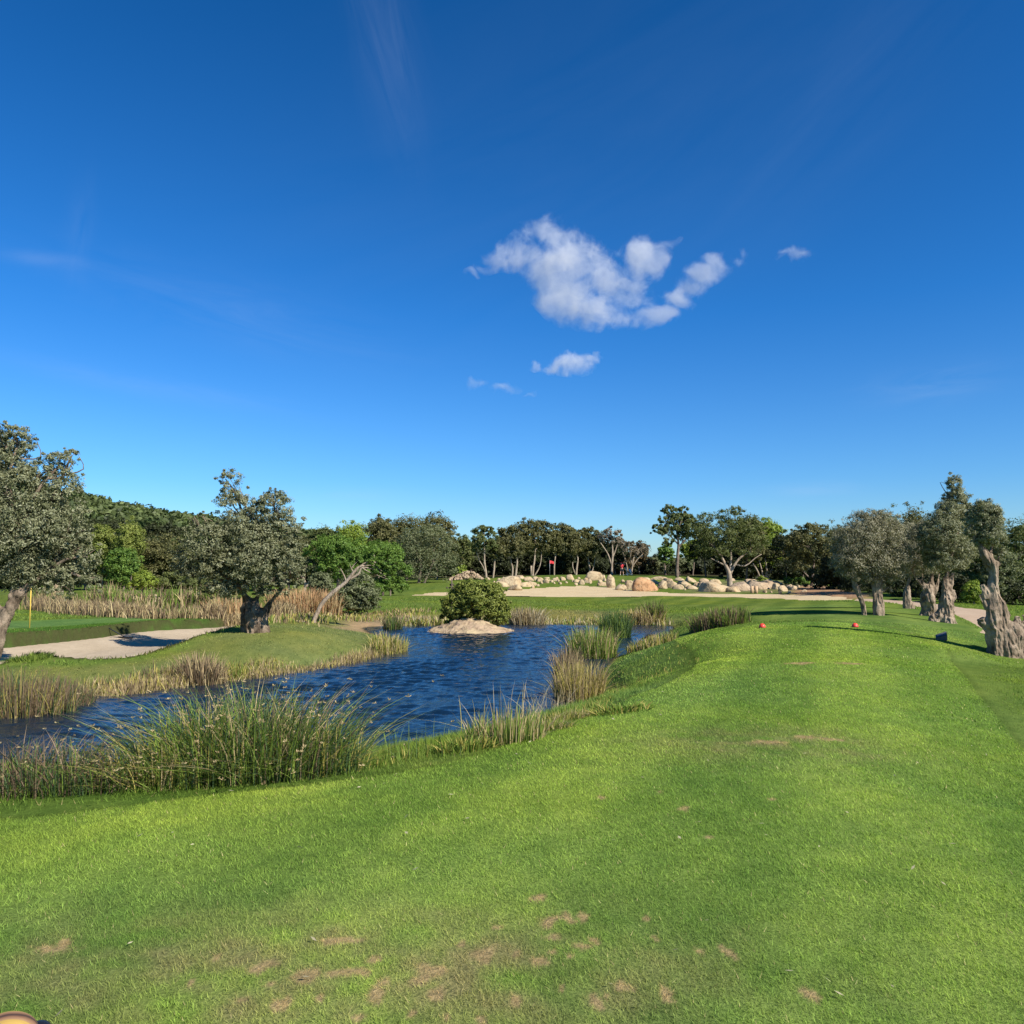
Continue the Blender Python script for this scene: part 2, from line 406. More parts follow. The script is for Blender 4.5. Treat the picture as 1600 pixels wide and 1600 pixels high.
# ================================================================== ground colours
def hp(l): return smooth_poly([hit(a, b_) for a, b_ in l], 3)
Z_TEE = hp([(-500,1330),(0,1281),(150,1266),(300,1246),(450,1230),(600,1210),(700,1192),(800,1162),(900,1127),(1000,1084),(1060,1058),(1088,1040),(1084,1022),(1062,1006),(1050,996),(1080,987),(1130,981),(1200,974),(1280,972),(1340,974),(1400,984),(1440,997),(1480,1015),(1510,1060),(1560,1120),(1610,1180),(1800,1300),(2300,1580),(2600,1900),(800,1900),(-900,1900)])
Z_FAIR = hp([(1130,976),(1160,962),(1120,952),(1000,946),(900,938),(820,937),(900,934),(1100,934),(1290,940),(1400,945),(1440,955),(1490,965),(1530,985),(1560,1010),(1600,1040),(1500,1030),(1440,1000),(1400,980),(1300,970),(1200,970)])
Z_PEN = smooth_poly([G(a, b_, -.9) for a, b_ in [(-300,1130),(0,1110),(150,1085),(330,1062),(480,1042),(560,1026),(625,1005),(600,985),(560,972),(500,968),(440,985),(380,1000),(200,1034),(0,1044),(-300,1060)]], 3)
Z_GREENL = smooth_poly([G(a, b_, -.5) for a, b_ in [(-500,1010),(0,1001),(100,990),(200,985),(345,976),(350,968),(300,964),(200,964),(60,970),(-400,980)]], 3)
Z_GREENL2 = smooth_poly([G(a, b_, -.5) for a, b_ in [(-500,1000),(0,984),(60,981),(180,973),(240,968),(200,965),(60,970),(-400,975)]], 3)
Z_SHOREF = hp([(545,978),(700,978),(800,977),(950,978),(1045,980),(1045,965),(950,956),(850,952),(780,954),(700,958),(640,962),(600,962),(560,960)])
Z_ERODE = hp([(520,982),(640,982),(720,974),(690,966),(640,962),(590,958),(540,962)])
Z_DIRT = hp([(1238,932),(1300,935),(1350,934),(1340,925),(1300,917),(1255,914)])
Z_ROCKG = hp([(1080,925),(1200,925),(1260,926),(1270,912),(1200,906),(1120,910)])
Z_SLOPE = hp([(1040,990),(1070,1005),(1086,1035),(1060,1058),(950,1105),(870,1140),(780,1165),(640,1195),(560,1205),(760,1160),(880,1108),(935,1100),(928,1062),(985,1016),(1030,1000)])
Z_BANKN = hp([(-400,1310),(0,1280),(300,1247),(600,1212),(600,1196),(300,1212),(0,1220),(-400,1240)])
DIV = [(840,1405,30,10),(862,1441,44,16),(886,1432,20,18),(915,1435,24,16),(722,1475,16,10),(755,1497,48,26),(672,1515,50,24),(655,1532,40,20),(680,1552,30,22),(810,1490,20,13),(838,1503,28,15),(865,1490,20,9),(893,1495,12,12),(595,1553,36,34),(528,1470,66,13),(405,1513,42,15),(478,1525,40,26),(436,1567,32,22),(375,1565,18,8),(342,1498,22,13),(77,1480,60,10),(805,1563,28,20),(978,1540,30,20),(930,1568,24,34),(1040,1553,22,30),(1025,1465,15,9),(1008,1434,12,9),(1093,1484,14,12),(1135,1486,18,20),(1263,1552,20,18),(1110,1312,14,10),(940,1247,16,7),(1068,1265,18,8),(1300,1152,34,8),(1200,1158,60,6),(1262,1150,50,6),(750,1594,20,14),(1205,1250,12,5),(585,1500,30,8),(540,1520,60,14),(950,1560,10,16),(640,1585,14,8),(1030,1240,12,4),(100,1470,20,6),(700,1590,16,10),(880,1545,10,6),(420,1540,14,8),(560,1590,22,10),(300,1535,16,8),(1330,1040,50,4),(1250,1040,50,4),(780,1450,24,8),(500,1560,20,10),(905,1480,30,5),(860,1465,30,5),(930,1470,20,5)]
_dv = []
for (a, b_, w_, h_) in DIV:
    x, y = G(a, b_, 0); _dv.append((x, y, w_ / 2 * y / F * 1.05, max(.03, h_ / 2 * y / F * y / 1.6 * 1.0)))
def divot_w(x, y):
    """1 on worn straw patches"""
    w = np.zeros(np.shape(x)); r = np.hypot(x, y)
    sel = (r < 18)
    xs, ys = x[sel], y[sel]; ww = np.zeros(xs.shape)
    nx = fbm(xs * 14, ys * 14, seed=31, oct=3); ny = fbm(xs * 14 + 50, ys * 14, seed=32, oct=3)
    for (cx, cy_, rx, ry) in _dv:
        k = (np.abs(xs - cx) < rx * 2) & (np.abs(ys - cy_) < ry * 2)
        if not k.any(): continue
        d = np.hypot((xs[k] - cx) / rx + .85 * nx[k], (ys[k] - cy_) / ry + .85 * ny[k]) + .35 * nx[k]
        ww[k] = np.maximum(ww[k], 1 - sstep(.5, 1.15, d))
    w[sel] = ww
    return w
def gcol(x, y, zones=True):
    x = np.asarray(x, float).ravel(); y = np.asarray(y, float).ravel()
    n = len(x); c = np.empty((n, 3)); 
    r = np.hypot(x, y)
    warp = .35 * fbm(x * .5, y * .5, seed=41) + .12 * fbm(x * 2.5, y * 2.5, seed=42)
    c[:] = (.150, .222, .047)
    def put(poly, colr, feather=.25, amt=1.0, wv=1.0):
        nonlocal c
        w = sstep(-feather, feather, sdf(x, y, poly) + warp * wv) * amt
        c = c * (1 - w[:, None]) + np.array(colr) * w[:, None]
        return w
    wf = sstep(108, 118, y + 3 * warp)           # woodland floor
    put(Z_BANKN, (.105, .18, .036), .3)
    put(Z_PEN, (.195, .225, .070), .5)
    put(Z_SLOPE, (.165, .255, .062), .25)
    ff = put(Z_FAIR, (.182, .262, .055), .5, 1, .6)
    w = sstep(-2.5, 2, sdf(x, y, SANDF) + 6) * (y > 44)   # mound around the far bunker
    far_lawn = sstep(43, 50, y) * (1 - sstep(100, 112, y)) * sstep(-.17, -.10, x / np.maximum(y, 1) + .01 * warp) * (1 - sstep(.36, .42, x / np.maximum(y, 1)))
    c = c * (1 - far_lawn[:, None]) + np.array((.155, .215, .042)) * far_lawn[:, None]
    put(Z_SHOREF, (.26, .24, .085), 1.6, .95)
    put(Z_ROCKG, (.26, .24, .12), 1.5, .8)
    left_lawn = sstep(44, 50, y) * (1 - sstep(76, 84, y)) * (x / np.maximum(y, 1) < -.22)
    c = c * (1 - left_lawn[:, None]) + np.array((.15, .20, .045)) * left_lawn[:, None]
    put(Z_ERODE, (.42, .30, .18), .8, .9, 2.0)
    put(Z_DIRT, (.46, .28, .17), .8, 1, 2.0)
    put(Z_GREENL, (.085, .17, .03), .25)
    put(Z_GREENL2, (.14, .25, .07), .15)
    wt = put(Z_TEE, (.190, .285, .055), .05, 1, .06)
    # mowing bands following the tee
    k = np.maximum(wt, ff)
    s1 = np.sin((x - .40 * y + .25 * warp) * 2.7 + .8)
    s1 = np.tanh(s1 * 2.2)
    c *= (1 + .115 * (k * s1))[:, None]
    c[:, 0] *= 1 + .05 * k * s1
    # large tonal drift, yellow and blue-green patches
    a1 = fbm(x * .35, y * .35, seed=51); a2 = fbm(x * 1.3, y * 1.1, seed=52); a3 = fbm(x * 6, y * 4, seed=53)
    c *= (1 + .07 * a1 + .16 * a2 + .22 * a3)[:, None]
    c[:, 0] *= 1 + .08 * a1 + .10 * a2 + .08 * a3
    c[:, 2] *= 1 - .3 * a1
    # worn zone near the camera
    wz = np.exp(-(((x + .75) / 1.5) ** 2 + ((y - 3.25) / .55) ** 2)) * wt
    wz2 = np.exp(-(((x - 2.3) / 1.1) ** 2 + ((y - 7.4) / .7) ** 2)) * wt * .8
    wv = np.clip((wz + wz2) * (.55 + 1.0 * fbm(x * 5, y * 5, seed=54)), 0, .85)
    c = c * (1 - wv[:, None]) + np.array((.27, .235, .11)) * wv[:, None]
    dw = divot_w(x, y)
    dcol = np.array((.40, .30, .15)) * (1 + .25 * fbm(x * 25, y * 25, seed=55))[:, None]
    c = c * (1 - .95 * dw[:, None]) + dcol * .95 * dw[:, None]
    # mowing line between tee and rough, a thin darker step
    ln = np.exp(-((sdf(x, y, Z_TEE) + .02) / .045) ** 2) * (r < 25)
    c *= (1 - .22 * ln)[:, None]
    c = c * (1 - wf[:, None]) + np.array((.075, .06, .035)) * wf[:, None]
    # wet dark shoreline
    dp = -_pond_sdf(x, y)
    wd_ = 1 - sstep(.0, .3, dp)
    c = c * (1 - wd_[:, None]) + np.array((.10, .08, .05)) * wd_[:, None]
    # soil wall under the bunker lip, its colour darkened for the lip's shade
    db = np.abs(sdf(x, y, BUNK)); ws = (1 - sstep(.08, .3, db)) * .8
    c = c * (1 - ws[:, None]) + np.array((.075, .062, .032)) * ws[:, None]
    return np.clip(c, .005, .9), wt, dw

# ================================================================== ground sheet
def build_ground():
    rr = [.0, .5]; r = 1.0
    while r < 62: rr.append(r); r *= 1.009
    while r < 620: rr.append(r); r *= 1.035
    rr = np.array(rr)
    th = np.concatenate([np.radians(np.arange(-44, 44, .19)), np.radians(np.arange(44, 316, 3.0))])
    R, T = np.meshgrid(rr, th, indexing='ij')
    x = R * np.sin(T); y = R * np.cos(T)
    z = ground_h(x.ravel(), y.ravel())
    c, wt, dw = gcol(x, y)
    V = np.stack([x.ravel(), y.ravel(), z], 1)
    nr, nth = R.shape
    i, j = np.meshgrid(np.arange(nr - 1), np.arange(nth), indexing='ij')
    j2 = (j + 1) % nth
    Fc = np.stack([i * nth + j, i * nth + j2, (i + 1) * nth + j2, (i + 1) * nth + j], -1).reshape(-1, 4)
    me = mesh_np('ground', V, Fc, 4, c, smooth=True)
    m, nt, out = mat_new('turf'); b = NB(nt)
    at = b.n('ShaderNodeAttribute', attribute_name='tint').outputs['Color']
    pos = b.n('ShaderNodeNewGeometry').outputs['Position']
    n1 = b.noise(pos, 55, 3, .7); n2 = b.noise(pos, 9, 4, .7); n3 = b.noise(pos, 1.8, 4, .6)
    c1 = b.mix(.85, at, b.ramp(n1, [(.3, (.45, .5, .45)), (.7, (1.15, 1.1, 1.1))]), 'MULTIPLY')
    geo_c = b.n('ShaderNodeHueSaturation', {'Hue': .5, 'Saturation': 1.0, 'Value': .82, 'Fac': 1.0, 'Color': c1}).outputs[0]
    c1 = b.mix(.7, geo_c, b.ramp(n2, [(.3, (.72, .74, .72)), (.7, (1.12, 1.1, 1.1))]), 'MULTIPLY')
    h = b.math('ADD', b.math('MULTIPLY', n1, .5), n2)
    bp = b.n('ShaderNodeBump', {'Height': h, 'Strength': .6, 'Distance': .03})
    p = b.n('ShaderNodeBsdfDiffuse', {'Color': c1, 'Normal': bp.outputs[0]})
    nt.links.new(p.outputs[0], out.inputs[0])
    return tag(link('ground', me, m), kind='structure')
build_ground()

def sheet(name, poly, hfun, mat, step, over=.35):
    lo = poly.min(0) - over; hi = poly.max(0) + over
    # geometric spacing along y keeps the edge fine near and cheap far
    xs = np.arange(lo[0], hi[0], step); ys = np.arange(lo[1], hi[1], step)
    X, Y = np.meshgrid(xs, ys, indexing='ij')
    d = sdf(X.ravel(), Y.ravel(), poly).reshape(X.shape)
    z = hfun(X.ravel(), Y.ravel()).reshape(X.shape)
    keep = d > -over
    k4 = keep[:-1, :-1] & keep[1:, :-1] & keep[1:, 1:] & keep[:-1, 1:]
    idx = np.arange(X.size).reshape(X.shape)
    Fc = np.stack([idx[:-1, :-1][k4], idx[1:, :-1][k4], idx[1:, 1:][k4], idx[:-1, 1:][k4]], -1)
    used = np.zeros(X.size, bool); used[Fc.ravel()] = True
    mp = np.cumsum(used) - 1
    V = np.stack([X.ravel(), Y.ravel(), z.ravel()], 1)[used]
    me = mesh_np(name, V, mp[Fc], 4, None, True)
    return tag(link(name, me, mat), kind='structure')
sheet('sand_bunker', BUNK, lambda x, y: sand_bunk_h(x, y), M['sand'], .16, .12)
sheet('sand_bunker', SANDF, lambda x, y: base_h(x, y) - .07 + .03 * fbm(x * .8, y * .8, seed=61), M['sand_far'], .45, .3)
sheet('sand_bunker', SANDL, lambda x, y: base_h(x, y) - .07 + .03 * fbm(x * .8, y * .8, seed=61), M['sand_far'], .5, .3)
sheet('path', PATH, lambda x, y: base_h(x, y) - .05 + .012 * fbm(x * 2, y * 2, seed=62), M['path'], .3, .2)

# ================================================================== water
def build_water():
    lo = POND.min(0) - 1; hi = POND.max(0) + 1
    st_ = .07
    xs = np.arange(lo[0], hi[0], st_); ys = np.concatenate([np.arange(lo[1], 26, st_), np.arange(26, hi[1], st_ * 1.6)])
    X, Y = np.meshgrid(xs, ys, indexing='ij'); x = X.ravel(); y = Y.ravel()
    z = np.zeros_like(x); r2 = np.random.default_rng(5)
    wx = .35 * fbm(x * .5, y * .5, seed=70, oct=2)
    for k in range(20):
        lam = .16 * 1.07 ** k * r2.uniform(.9, 1.15)
        a = math.radians(90 + r2.normal(0, 30))          # crests mostly across the view
        amp = .0165 * lam * r2.uniform(.7, 1.3)
        z += amp * np.sin(2 * math.pi / lam * (x * math.cos(a) + y * math.sin(a) + wx) + r2.uniform(0, 6.28))
    g = .7 + .65 * fbm(x * .35, y * .22, seed=71, oct=3)
    z = z * np.clip(g, .12, 1.6)
    z += .010 * fbm(x * 2.2, y * 5.0, seed=72, oct=3) * g
    dp = _pond_sdf(x, y); z *= .35 + .65 * sstep(0, 2.5, dp)
    nx, ny = X.shape; keep = (dp > -.6).reshape(X.shape)
    k4 = keep[:-1, :-1] & keep[1:, :-1] & keep[1:, 1:] & keep[:-1, 1:]
    idx = np.arange(X.size).reshape(X.shape)
    Fc = np.stack([idx[:-1, :-1][k4], idx[1:, :-1][k4], idx[1:, 1:][k4], idx[:-1, 1:][k4]], -1)
    used = np.zeros(X.size, bool); used[Fc.ravel()] = True; mp = np.cumsum(used) - 1
    V = np.stack([x, y, W + z], 1)[used]
    me = mesh_np('water', V, mp[Fc], 4, None, True)
    m, nt, out = mat_new('pond_water'); b = NB(nt)
    pos = b.n('ShaderNodeNewGeometry').outputs['Position']
    mp_ = b.n('ShaderNodeMapping', {'Vector': pos, 'Scale': (7, 16, 7)}).outputs[0]
    n1 = b.noise(mp_, 1.0, 4, .6, .4)
    bp = b.n('ShaderNodeBump', {'Height': n1, 'Strength': .7, 'Distance': .02})
    p = b.n('ShaderNodeBsdfPrincipled', {'Base Color': (.004, .014, .03, 1), 'Roughness': .06, 'IOR': 1.33, 'Normal': bp.outputs[0]})
    nt.links.new(p.outputs[0], out.inputs[0])
    return tag(link('water', me, m), kind='structure')
build_water()

# ================================================================== grass
def blades(px_, py_, pz_, h, w, lean, col, name, mat, seg=1, label=None, colvar=.22, parent=None, tipcol=None, kind='stuff', cat=None, az0=None, droop=0.0):
    """vertical tapering blades, one mesh. arrays of bases, heights, widths, lean (metres sideways at tip)"""
    n = len(px_); r_ = rng
    th = r_.uniform(0, 2 * math.pi, n); az_ = r_.uniform(0, 2 * math.pi, n) if az0 is None else az0
    lx, ly = np.cos(az_) * lean, np.sin(az_) * lean
    wx_, wy = np.cos(th) * w / 2, np.sin(th) * w / 2
    var = 1 + colvar * r_.normal(0, 1, n); cc = np.clip(col * var[:, None], .004, .95)
    tip = cc if tipcol is None else np.clip(tipcol * var[:, None], .004, .95)
    rows = []; cols = []
    for s in range(seg + 1):
        t = s / seg
        k = (1 - t ** 1.5) if s == seg else (1 - .45 * t)
        k = max(k, .06) if seg > 1 else k
        bx = px_ + lx * t ** 1.8; by = py_ + ly * t ** 1.8
        hz = pz_ + h * (t - droop * t ** 3)
        if seg == 1 and s == 1:
            rows.append(np.stack([bx, by, hz], 1)); cols.append(tip)
        else:
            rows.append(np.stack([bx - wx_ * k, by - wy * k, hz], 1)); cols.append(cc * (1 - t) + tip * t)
            rows.append(np.stack([bx + wx_ * k, by + wy * k, hz], 1)); cols.append(cc * (1 - t) + tip * t)
    m_ = len(rows)
    V = np.stack(rows, 1).reshape(-1, 3); C = np.stack(cols, 1).reshape(-1, 3)
    base = (np.arange(n) * m_)[:, None]
    if seg == 1:
        Fc = base + np.array([[0, 1, 2]]); k = 3
    else:
        q = np.array([[2 * s, 2 * s + 1, 2 * s + 3, 2 * s + 2] for s in range(seg)])
        Fc = (base[:, None] + q[None]).reshape(-1, 4); k = 4
    me = mesh_np(name, V, Fc, k, C)
    if name is None: return me
    o = link(name, me, mat, parent)
    if parent is None: tag(o, label, cat, None, kind)
    return o
def fan(n, r0, r1, a0=-36, a1=36):
    r = np.sqrt(rng.uniform(r0 * r0, r1 * r1, n)); t = np.radians(rng.uniform(a0, a1, n))
    return r * np.sin(t), r * np.cos(t)
def tufted(x, y, per, sig):
    n = len(x)
    xx = np.repeat(x, per) + rng.normal(0, sig, n * per); yy = np.repeat(y, per) + rng.normal(0, sig, n * per)
    return xx, yy
def lawn():
    X = []; Y = []; Hh = []; Ww = []
    for (r0, r1, dens, hh, ww) in [(2.3, 4.2, 15000, .019, .0030), (4.2, 6.5, 9500, .020, .0042), (6.5, 10, 4200, .022, .0068), (10, 16, 1900, .022, .011), (16, 27, 600, .022, .020)]:
        area = .5 * (r1 * r1 - r0 * r0) * math.radians(76); n = int(area * dens)
        x, y = fan(n, r0, r1, -38, 38)
        # break the even scatter into small clumps
        keep = rng.uniform(0, 1, n) < np.clip(.75 + .6 * fbm(x * 9, y * 9, seed=81, oct=2), .25, 1)
        x, y = x[keep], y[keep]
        X.append(x); Y.append(y); Hh.append(np.full(len(x), hh)); Ww.append(np.full(len(x), ww))
    x = np.concatenate(X); y = np.concatenate(Y); hh = np.concatenate(Hh); ww = np.concatenate(Ww)
    inside = (sdf(x, y, Z_TEE) > 0) | ((sdf(x, y, Z_FAIR) > 0))
    x, y, hh, ww = x[inside], y[inside], hh[inside], ww[inside]
    c, wt, dw = gcol(x, y)
    keep = rng.uniform(0, 1, len(x)) > dw * .15
    x, y, hh, ww, c, dw = x[keep], y[keep], hh[keep], ww[keep], c[keep], dw[keep]
    z = ground_h(x, y)
    hh = hh * rng.uniform(.55, 1.3, len(x)) * (1 - .5 * dw)
    lean = hh * rng.uniform(.2, 1.5, len(x)) * (1 + 1.2 * dw)
    straw = rng.uniform(0, 1, len(x)) < .012
    c[straw] = (.45, .38, .2)
    c = c * (1.12 + .0 * hh[:, None])
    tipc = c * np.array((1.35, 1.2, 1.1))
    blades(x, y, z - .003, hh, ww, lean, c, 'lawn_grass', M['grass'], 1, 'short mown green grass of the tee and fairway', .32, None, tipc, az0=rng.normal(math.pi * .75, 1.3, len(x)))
lawn()
def rough():
    X = []; Y = []; H_ = []; W_ = []; 
    for (r0, r1, dens, hh, ww) in [(5, 9, 2600, .085, .008), (9, 14, 1500, .10, .011), (14, 22, 520, .10, .017), (22, 34, 200, .09, .03), (34, 60, 60, .08, .05)]:
        area = .5 * (r1 * r1 - r0 * r0) * math.radians(76); n = int(area * dens)
        x, y = fan(n, r0, r1, -38, 38)
        keep = rng.uniform(0, 1, n) < np.clip(.6 + .9 * fbm(x * 2.5, y * 2.5, seed=83, oct=3), .12, 1)
        x, y = x[keep], y[keep]
        X.append(x); Y.append(y); H_.append(np.full(len(x), hh)); W_.append(np.full(len(x), ww))
    x = np.concatenate(X); y = np.concatenate(Y); hh = np.concatenate(H_); ww = np.concatenate(W_)
    ok = (sdf(x, y, Z_TEE) < -.01) & (sdf(x, y, Z_FAIR) < 0) & (sdf(x, y, BUNK) < -.02) & (_pond_sdf(x, y) < -.02) & (sdf(x, y, PATH) < 0) & (sdf(x, y, SANDF) < 0) & (sdf(x, y, SANDL) < 0) & (sdf(x, y, Z_GREENL2) < 0) & (sdf(x, y, Z_ERODE) < rng.uniform(-.3, .6, len(x)))
    x, y, hh, ww = x[ok], y[ok], hh[ok], ww[ok]
    dt = -sdf(x, y, Z_TEE)
    hh = hh * (.35 + .65 * sstep(.0, .8, dt)) * rng.uniform(.5, 1.35, len(x))
    pen = (sdf(x, y, Z_PEN) > -.2) | (sdf(x, y, Z_GREENL) > -.2)
    hh = np.where(pen, hh * .45, hh); hh = np.where((x > .25 * y + 2) & (y < 22), hh * .5, hh)
    slope = (y > 12.5) & (y < 34) & (x > .5)
    hh = np.where(slope, hh * .55, hh)
    c, wt, dw = gcol(x, y); z = ground_h(x, y)
    straw = rng.uniform(0, 1, len(x)) < .03; c[straw] = (.28, .25, .11)
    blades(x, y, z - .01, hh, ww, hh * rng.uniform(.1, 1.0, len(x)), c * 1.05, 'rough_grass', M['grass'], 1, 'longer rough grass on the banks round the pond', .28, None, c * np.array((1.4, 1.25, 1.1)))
rough()
# ================================================================== trees
PAL = {  # base leaf colour, spread towards
 'olive': ((0.131, 0.144, 0.063), (0.261, 0.261, 0.140)),
 'olive_w': ((0.153, 0.146, 0.077), (0.270, 0.248, 0.153)),
 'olive_far': ((0.104, 0.126, 0.052), (0.194, 0.207, 0.104)),
 'oak': ((0.068, 0.092, 0.023), (0.158, 0.176, 0.054)),
 'oak_b': ((0.077, 0.083, 0.027), (0.171, 0.160, 0.059)),
 'green': ((0.068, 0.135, 0.020), (0.162, 0.252, 0.041)),
 'bright': ((0.135, 0.194, 0.020), (0.270, 0.333, 0.050)),
 'pine': ((0.135, 0.176, 0.027), (0.261, 0.279, 0.068)),
 'dark': ((0.025, 0.034, 0.011), (0.054, 0.063, 0.022)),  # for oaks deep in the wood, shade is put into this leaf colour
 'bare': ((0.171, 0.140, 0.099), (0.261, 0.216, 0.153)),
 'rust': ((0.095, 0.068, 0.032), (0.171, 0.126, 0.063)),
 'bush': ((0.115, 0.145, 0.024), (0.25, 0.275, 0.055)),
}
def leaves(blobs, count, ll, lw, pal, name, clr=.30, up=.35, shell=.62, flat=.75, seed=0, frac=.9, spr_p=.16):
    """leaf quads gathered into sprays; blobs: list of (cx,cy,cz, rx,ry,rz) relative to the tree"""
    r_ = np.random.default_rng(seed + 101)
    B = np.array(blobs, float)
    wgt = (B[:, 3] * B[:, 4] + B[:, 3] * B[:, 5] + B[:, 4] * B[:, 5]); wgt /= wgt.sum()
    rm = (B[:, 3] * B[:, 4] * B[:, 5]) ** (1 / 3)
    per = 42
    count = int(count * 1.0)
    nc = max(12, count // per)
    bi = r_.choice(len(B), nc, p=wgt)
    d = r_.normal(0, 1, (nc, 3)); d /= np.linalg.norm(d, axis=1)[:, None]
    low = d[:, 2] < -.35; d[low & (r_.uniform(0, 1, nc) < .45), 2] *= -1
    rad = r_.uniform(shell, 1.0, nc) ** .8
    c = B[bi, :3] + d * rad[:, None] * B[bi, 3:] * frac
    spr = r_.uniform(0, 1, nc) < spr_p                       # loose sprigs standing proud of the crown
    c[spr] = B[bi[spr], :3] + d[spr] * r_.uniform(1.0, 1.30, spr.sum())[:, None] * B[bi[spr], 3:] * frac
    c += r_.normal(0, .07, (nc, 3)) * rm[bi][:, None]
    cr = clr * rm[bi] * r_.uniform(.55, 1.35, nc); cr[spr] *= .55
    k = r_.integers(int(per * .5), int(per * 1.5), nc)
    ci = np.repeat(np.arange(nc), k); n = len(ci)
    q = r_.normal(0, 1, (n, 3)); q /= np.linalg.norm(q, axis=1)[:, None]
    q *= (r_.uniform(0, 1, n) ** .45)[:, None]
    p = c[ci] + q * cr[ci][:, None] * np.array([1, 1, flat])
    # leaf frame: mostly lying on the outside of its spray, pointing outwards and up
    nrm = q * .9 + d[ci] * .5 + r_.normal(0, .55, (n, 3)) + np.array([0, 0, up]); nrm /= np.linalg.norm(nrm, axis=1)[:, None]
    t = np.cross(nrm, r_.normal(0, 1, (n, 3))); t /= np.linalg.norm(t, axis=1)[:, None] + 1e-9
    s = np.cross(nrm, t)
    L = ll * r_.uniform(.6, 1.35, n)[:, None]; Wd = lw * r_.uniform(.6, 1.35, n)[:, None]
    V = np.stack([p - t * L / 2, p - s * Wd / 2 + t * L * .05, p + t * L / 2, p + s * Wd / 2 + t * L * .05], 1).reshape(-1, 3)
    c0, c1 = [np.array(v) for v in PAL[pal]]
    mixc = np.clip(r_.normal(.5, .28, nc), 0, 1)
    mx = np.clip(mixc[ci] + r_.normal(0, .2, n), 0, 1)[:, None]
    col = (c0 * (1 - mx) + c1 * mx) * (1 + .14 * r_.normal(0, 1, n))[:, None]
    col = np.clip(col, .003, .8)
    C = np.repeat(col, 4, 0)
    Fc = (np.arange(n) * 4)[:, None] + np.arange(4)[None]
    return mesh_np(name, V, Fc, 4, C), c
def tube(V, Fs, path, sides=8, seed=0, rough=.12, cap=True, groove=0.0):
    """append a bent tapering tube; path rows (x,y,z,r)"""
    path = np.array(path, float)
    if len(path) > 2: path = smooth_poly(path, 3, closed=False)
    n = len(path); base = len(V)
    T = np.gradient(path[:, :3], axis=0); T /= np.linalg.norm(T, axis=1)[:, None] + 1e-9
    up = np.array([1.0, 0, 0]) if abs(T[0][0]) < .8 else np.array([0, 1.0, 0])
    a = np.cross(T[0], up); a /= np.linalg.norm(a)
    rr = np.random.default_rng(seed + 7)
    for i in range(n):
        a = a - T[i] * a.dot(T[i]); a /= np.linalg.norm(a) + 1e-9
        bb = np.cross(T[i], a)
        for k in range(sides):
            th = 2 * math.pi * k / sides
            w = 1 + rough * rr.normal() + groove * math.sin(3 * th + i * .25 + seed)
            V.append(path[i, :3] + (a * math.cos(th) + bb * math.sin(th)) * path[i, 3] * w)
    for i in range(n - 1):
        for k in range(sides):
            k2 = (k + 1) % sides
            Fs.append((base + i * sides + k, base + i * sides + k2, base + (i + 1) * sides + k2, base + (i + 1) * sides + k))
    if cap:
        Fs.append(tuple(base + k for k in range(sides))[::-1]); Fs.append(tuple(base + (n - 1) * sides + k for k in range(sides)))
def limbs_mesh(V, Fs, tops, blobs, r0, sides=6, seed=0, twigs=0, ll=1.0):
    r_ = np.random.default_rng(seed + 55)
    for (bx, by, bz, rx, ry, rz) in blobs:
        c = np.array([bx, by, bz])
        t = min(tops, key=lambda q: np.linalg.norm(np.array(q[:3]) - c)); t = np.array(t, float)
        L = np.linalg.norm(c - t[:3])
        mid = (t[:3] + c) / 2 + r_.normal(0, .09 * L, 3) + np.array([0, 0, .05 * L])
        rt = min(t[3] * .8, r0)
        tube(V, Fs, [(*t[:3], rt), (*mid, rt * .6), (*c, rt * .28)], sides, seed, .08, False)
        for k in range(twigs):
            d = r_.normal(0, 1, 3); d[2] = abs(d[2]) * .8; d /= np.linalg.norm(d)
            e = c + d * np.array([rx, ry, rz]) * .85 * ll
            s0 = mid * .4 + c * .6
            m2 = (s0 + e) / 2 + r_.normal(0, .08 * L, 3)
            tube(V, Fs, [(*s0, rt * .32), (*m2, rt * .18), (*e, rt * .06)], max(4, sides - 2), seed + k, .05, False)
def remeshed(V, Fs, voxel, name, disp=0.0, freq=3.0, seed=0, knob=0.0, zs=.45, finek=.4):
    me = mesh_py(name + '_src', V, Fs)
    o = bpy.data.objects.new('tmp', me); COL.objects.link(o)
    md = o.modifiers.new('r', 'REMESH'); md.mode = 'VOXEL'; md.voxel_size = voxel; md.use_smooth_shade = True
    sm = o.modifiers.new('s', 'SMOOTH'); sm.factor = .5; sm.iterations = 2
    dg = bpy.context.evaluated_depsgraph_get(); dg.update()
    m2 = bpy.data.meshes.new_from_object(o.evaluated_get(dg)); m2.name = name
    bpy.data.objects.remove(o); bpy.data.meshes.remove(me)
    n = len(m2.vertices); co = np.empty(n * 3, np.float32); no = np.empty(n * 3, np.float32)
    m2.vertices.foreach_get('co', co); m2.vertices.foreach_get('normal', no)
    co = co.reshape(-1, 3).astype(float); no = no.reshape(-1, 3)
    tw = co[:, 2] * .9
    x = co[:, 0] * np.cos(tw) - co[:, 1] * np.sin(tw); y = co[:, 0] * np.sin(tw) + co[:, 1] * np.cos(tw)
    rid = 1 - np.clip(np.abs(fbm(x * freq, y * freq, co[:, 2] * freq * zs, seed + 5, 3)) * 3.4, 0, 1.0); rid = 1 - 1.25 * rid ** 2
    bulge = fbm(co[:, 0] * freq * .45, co[:, 1] * freq * .45, co[:, 2] * freq * .4, seed + 9, 2)
    fine = fbm(x * freq * 3.2, y * freq * 3.2, co[:, 2] * freq * 1.2, seed + 3, 3)
    co -= no * (disp * .9 + knob * .25)
    co += no * (disp * (rid - .3) + knob * bulge + disp * finek * fine)[:, None]
    m2.vertices.foreach_set('co', co.astype(np.float32).ravel()); m2.update()
    for p in m2.polygons: p.use_smooth = True
    return m2
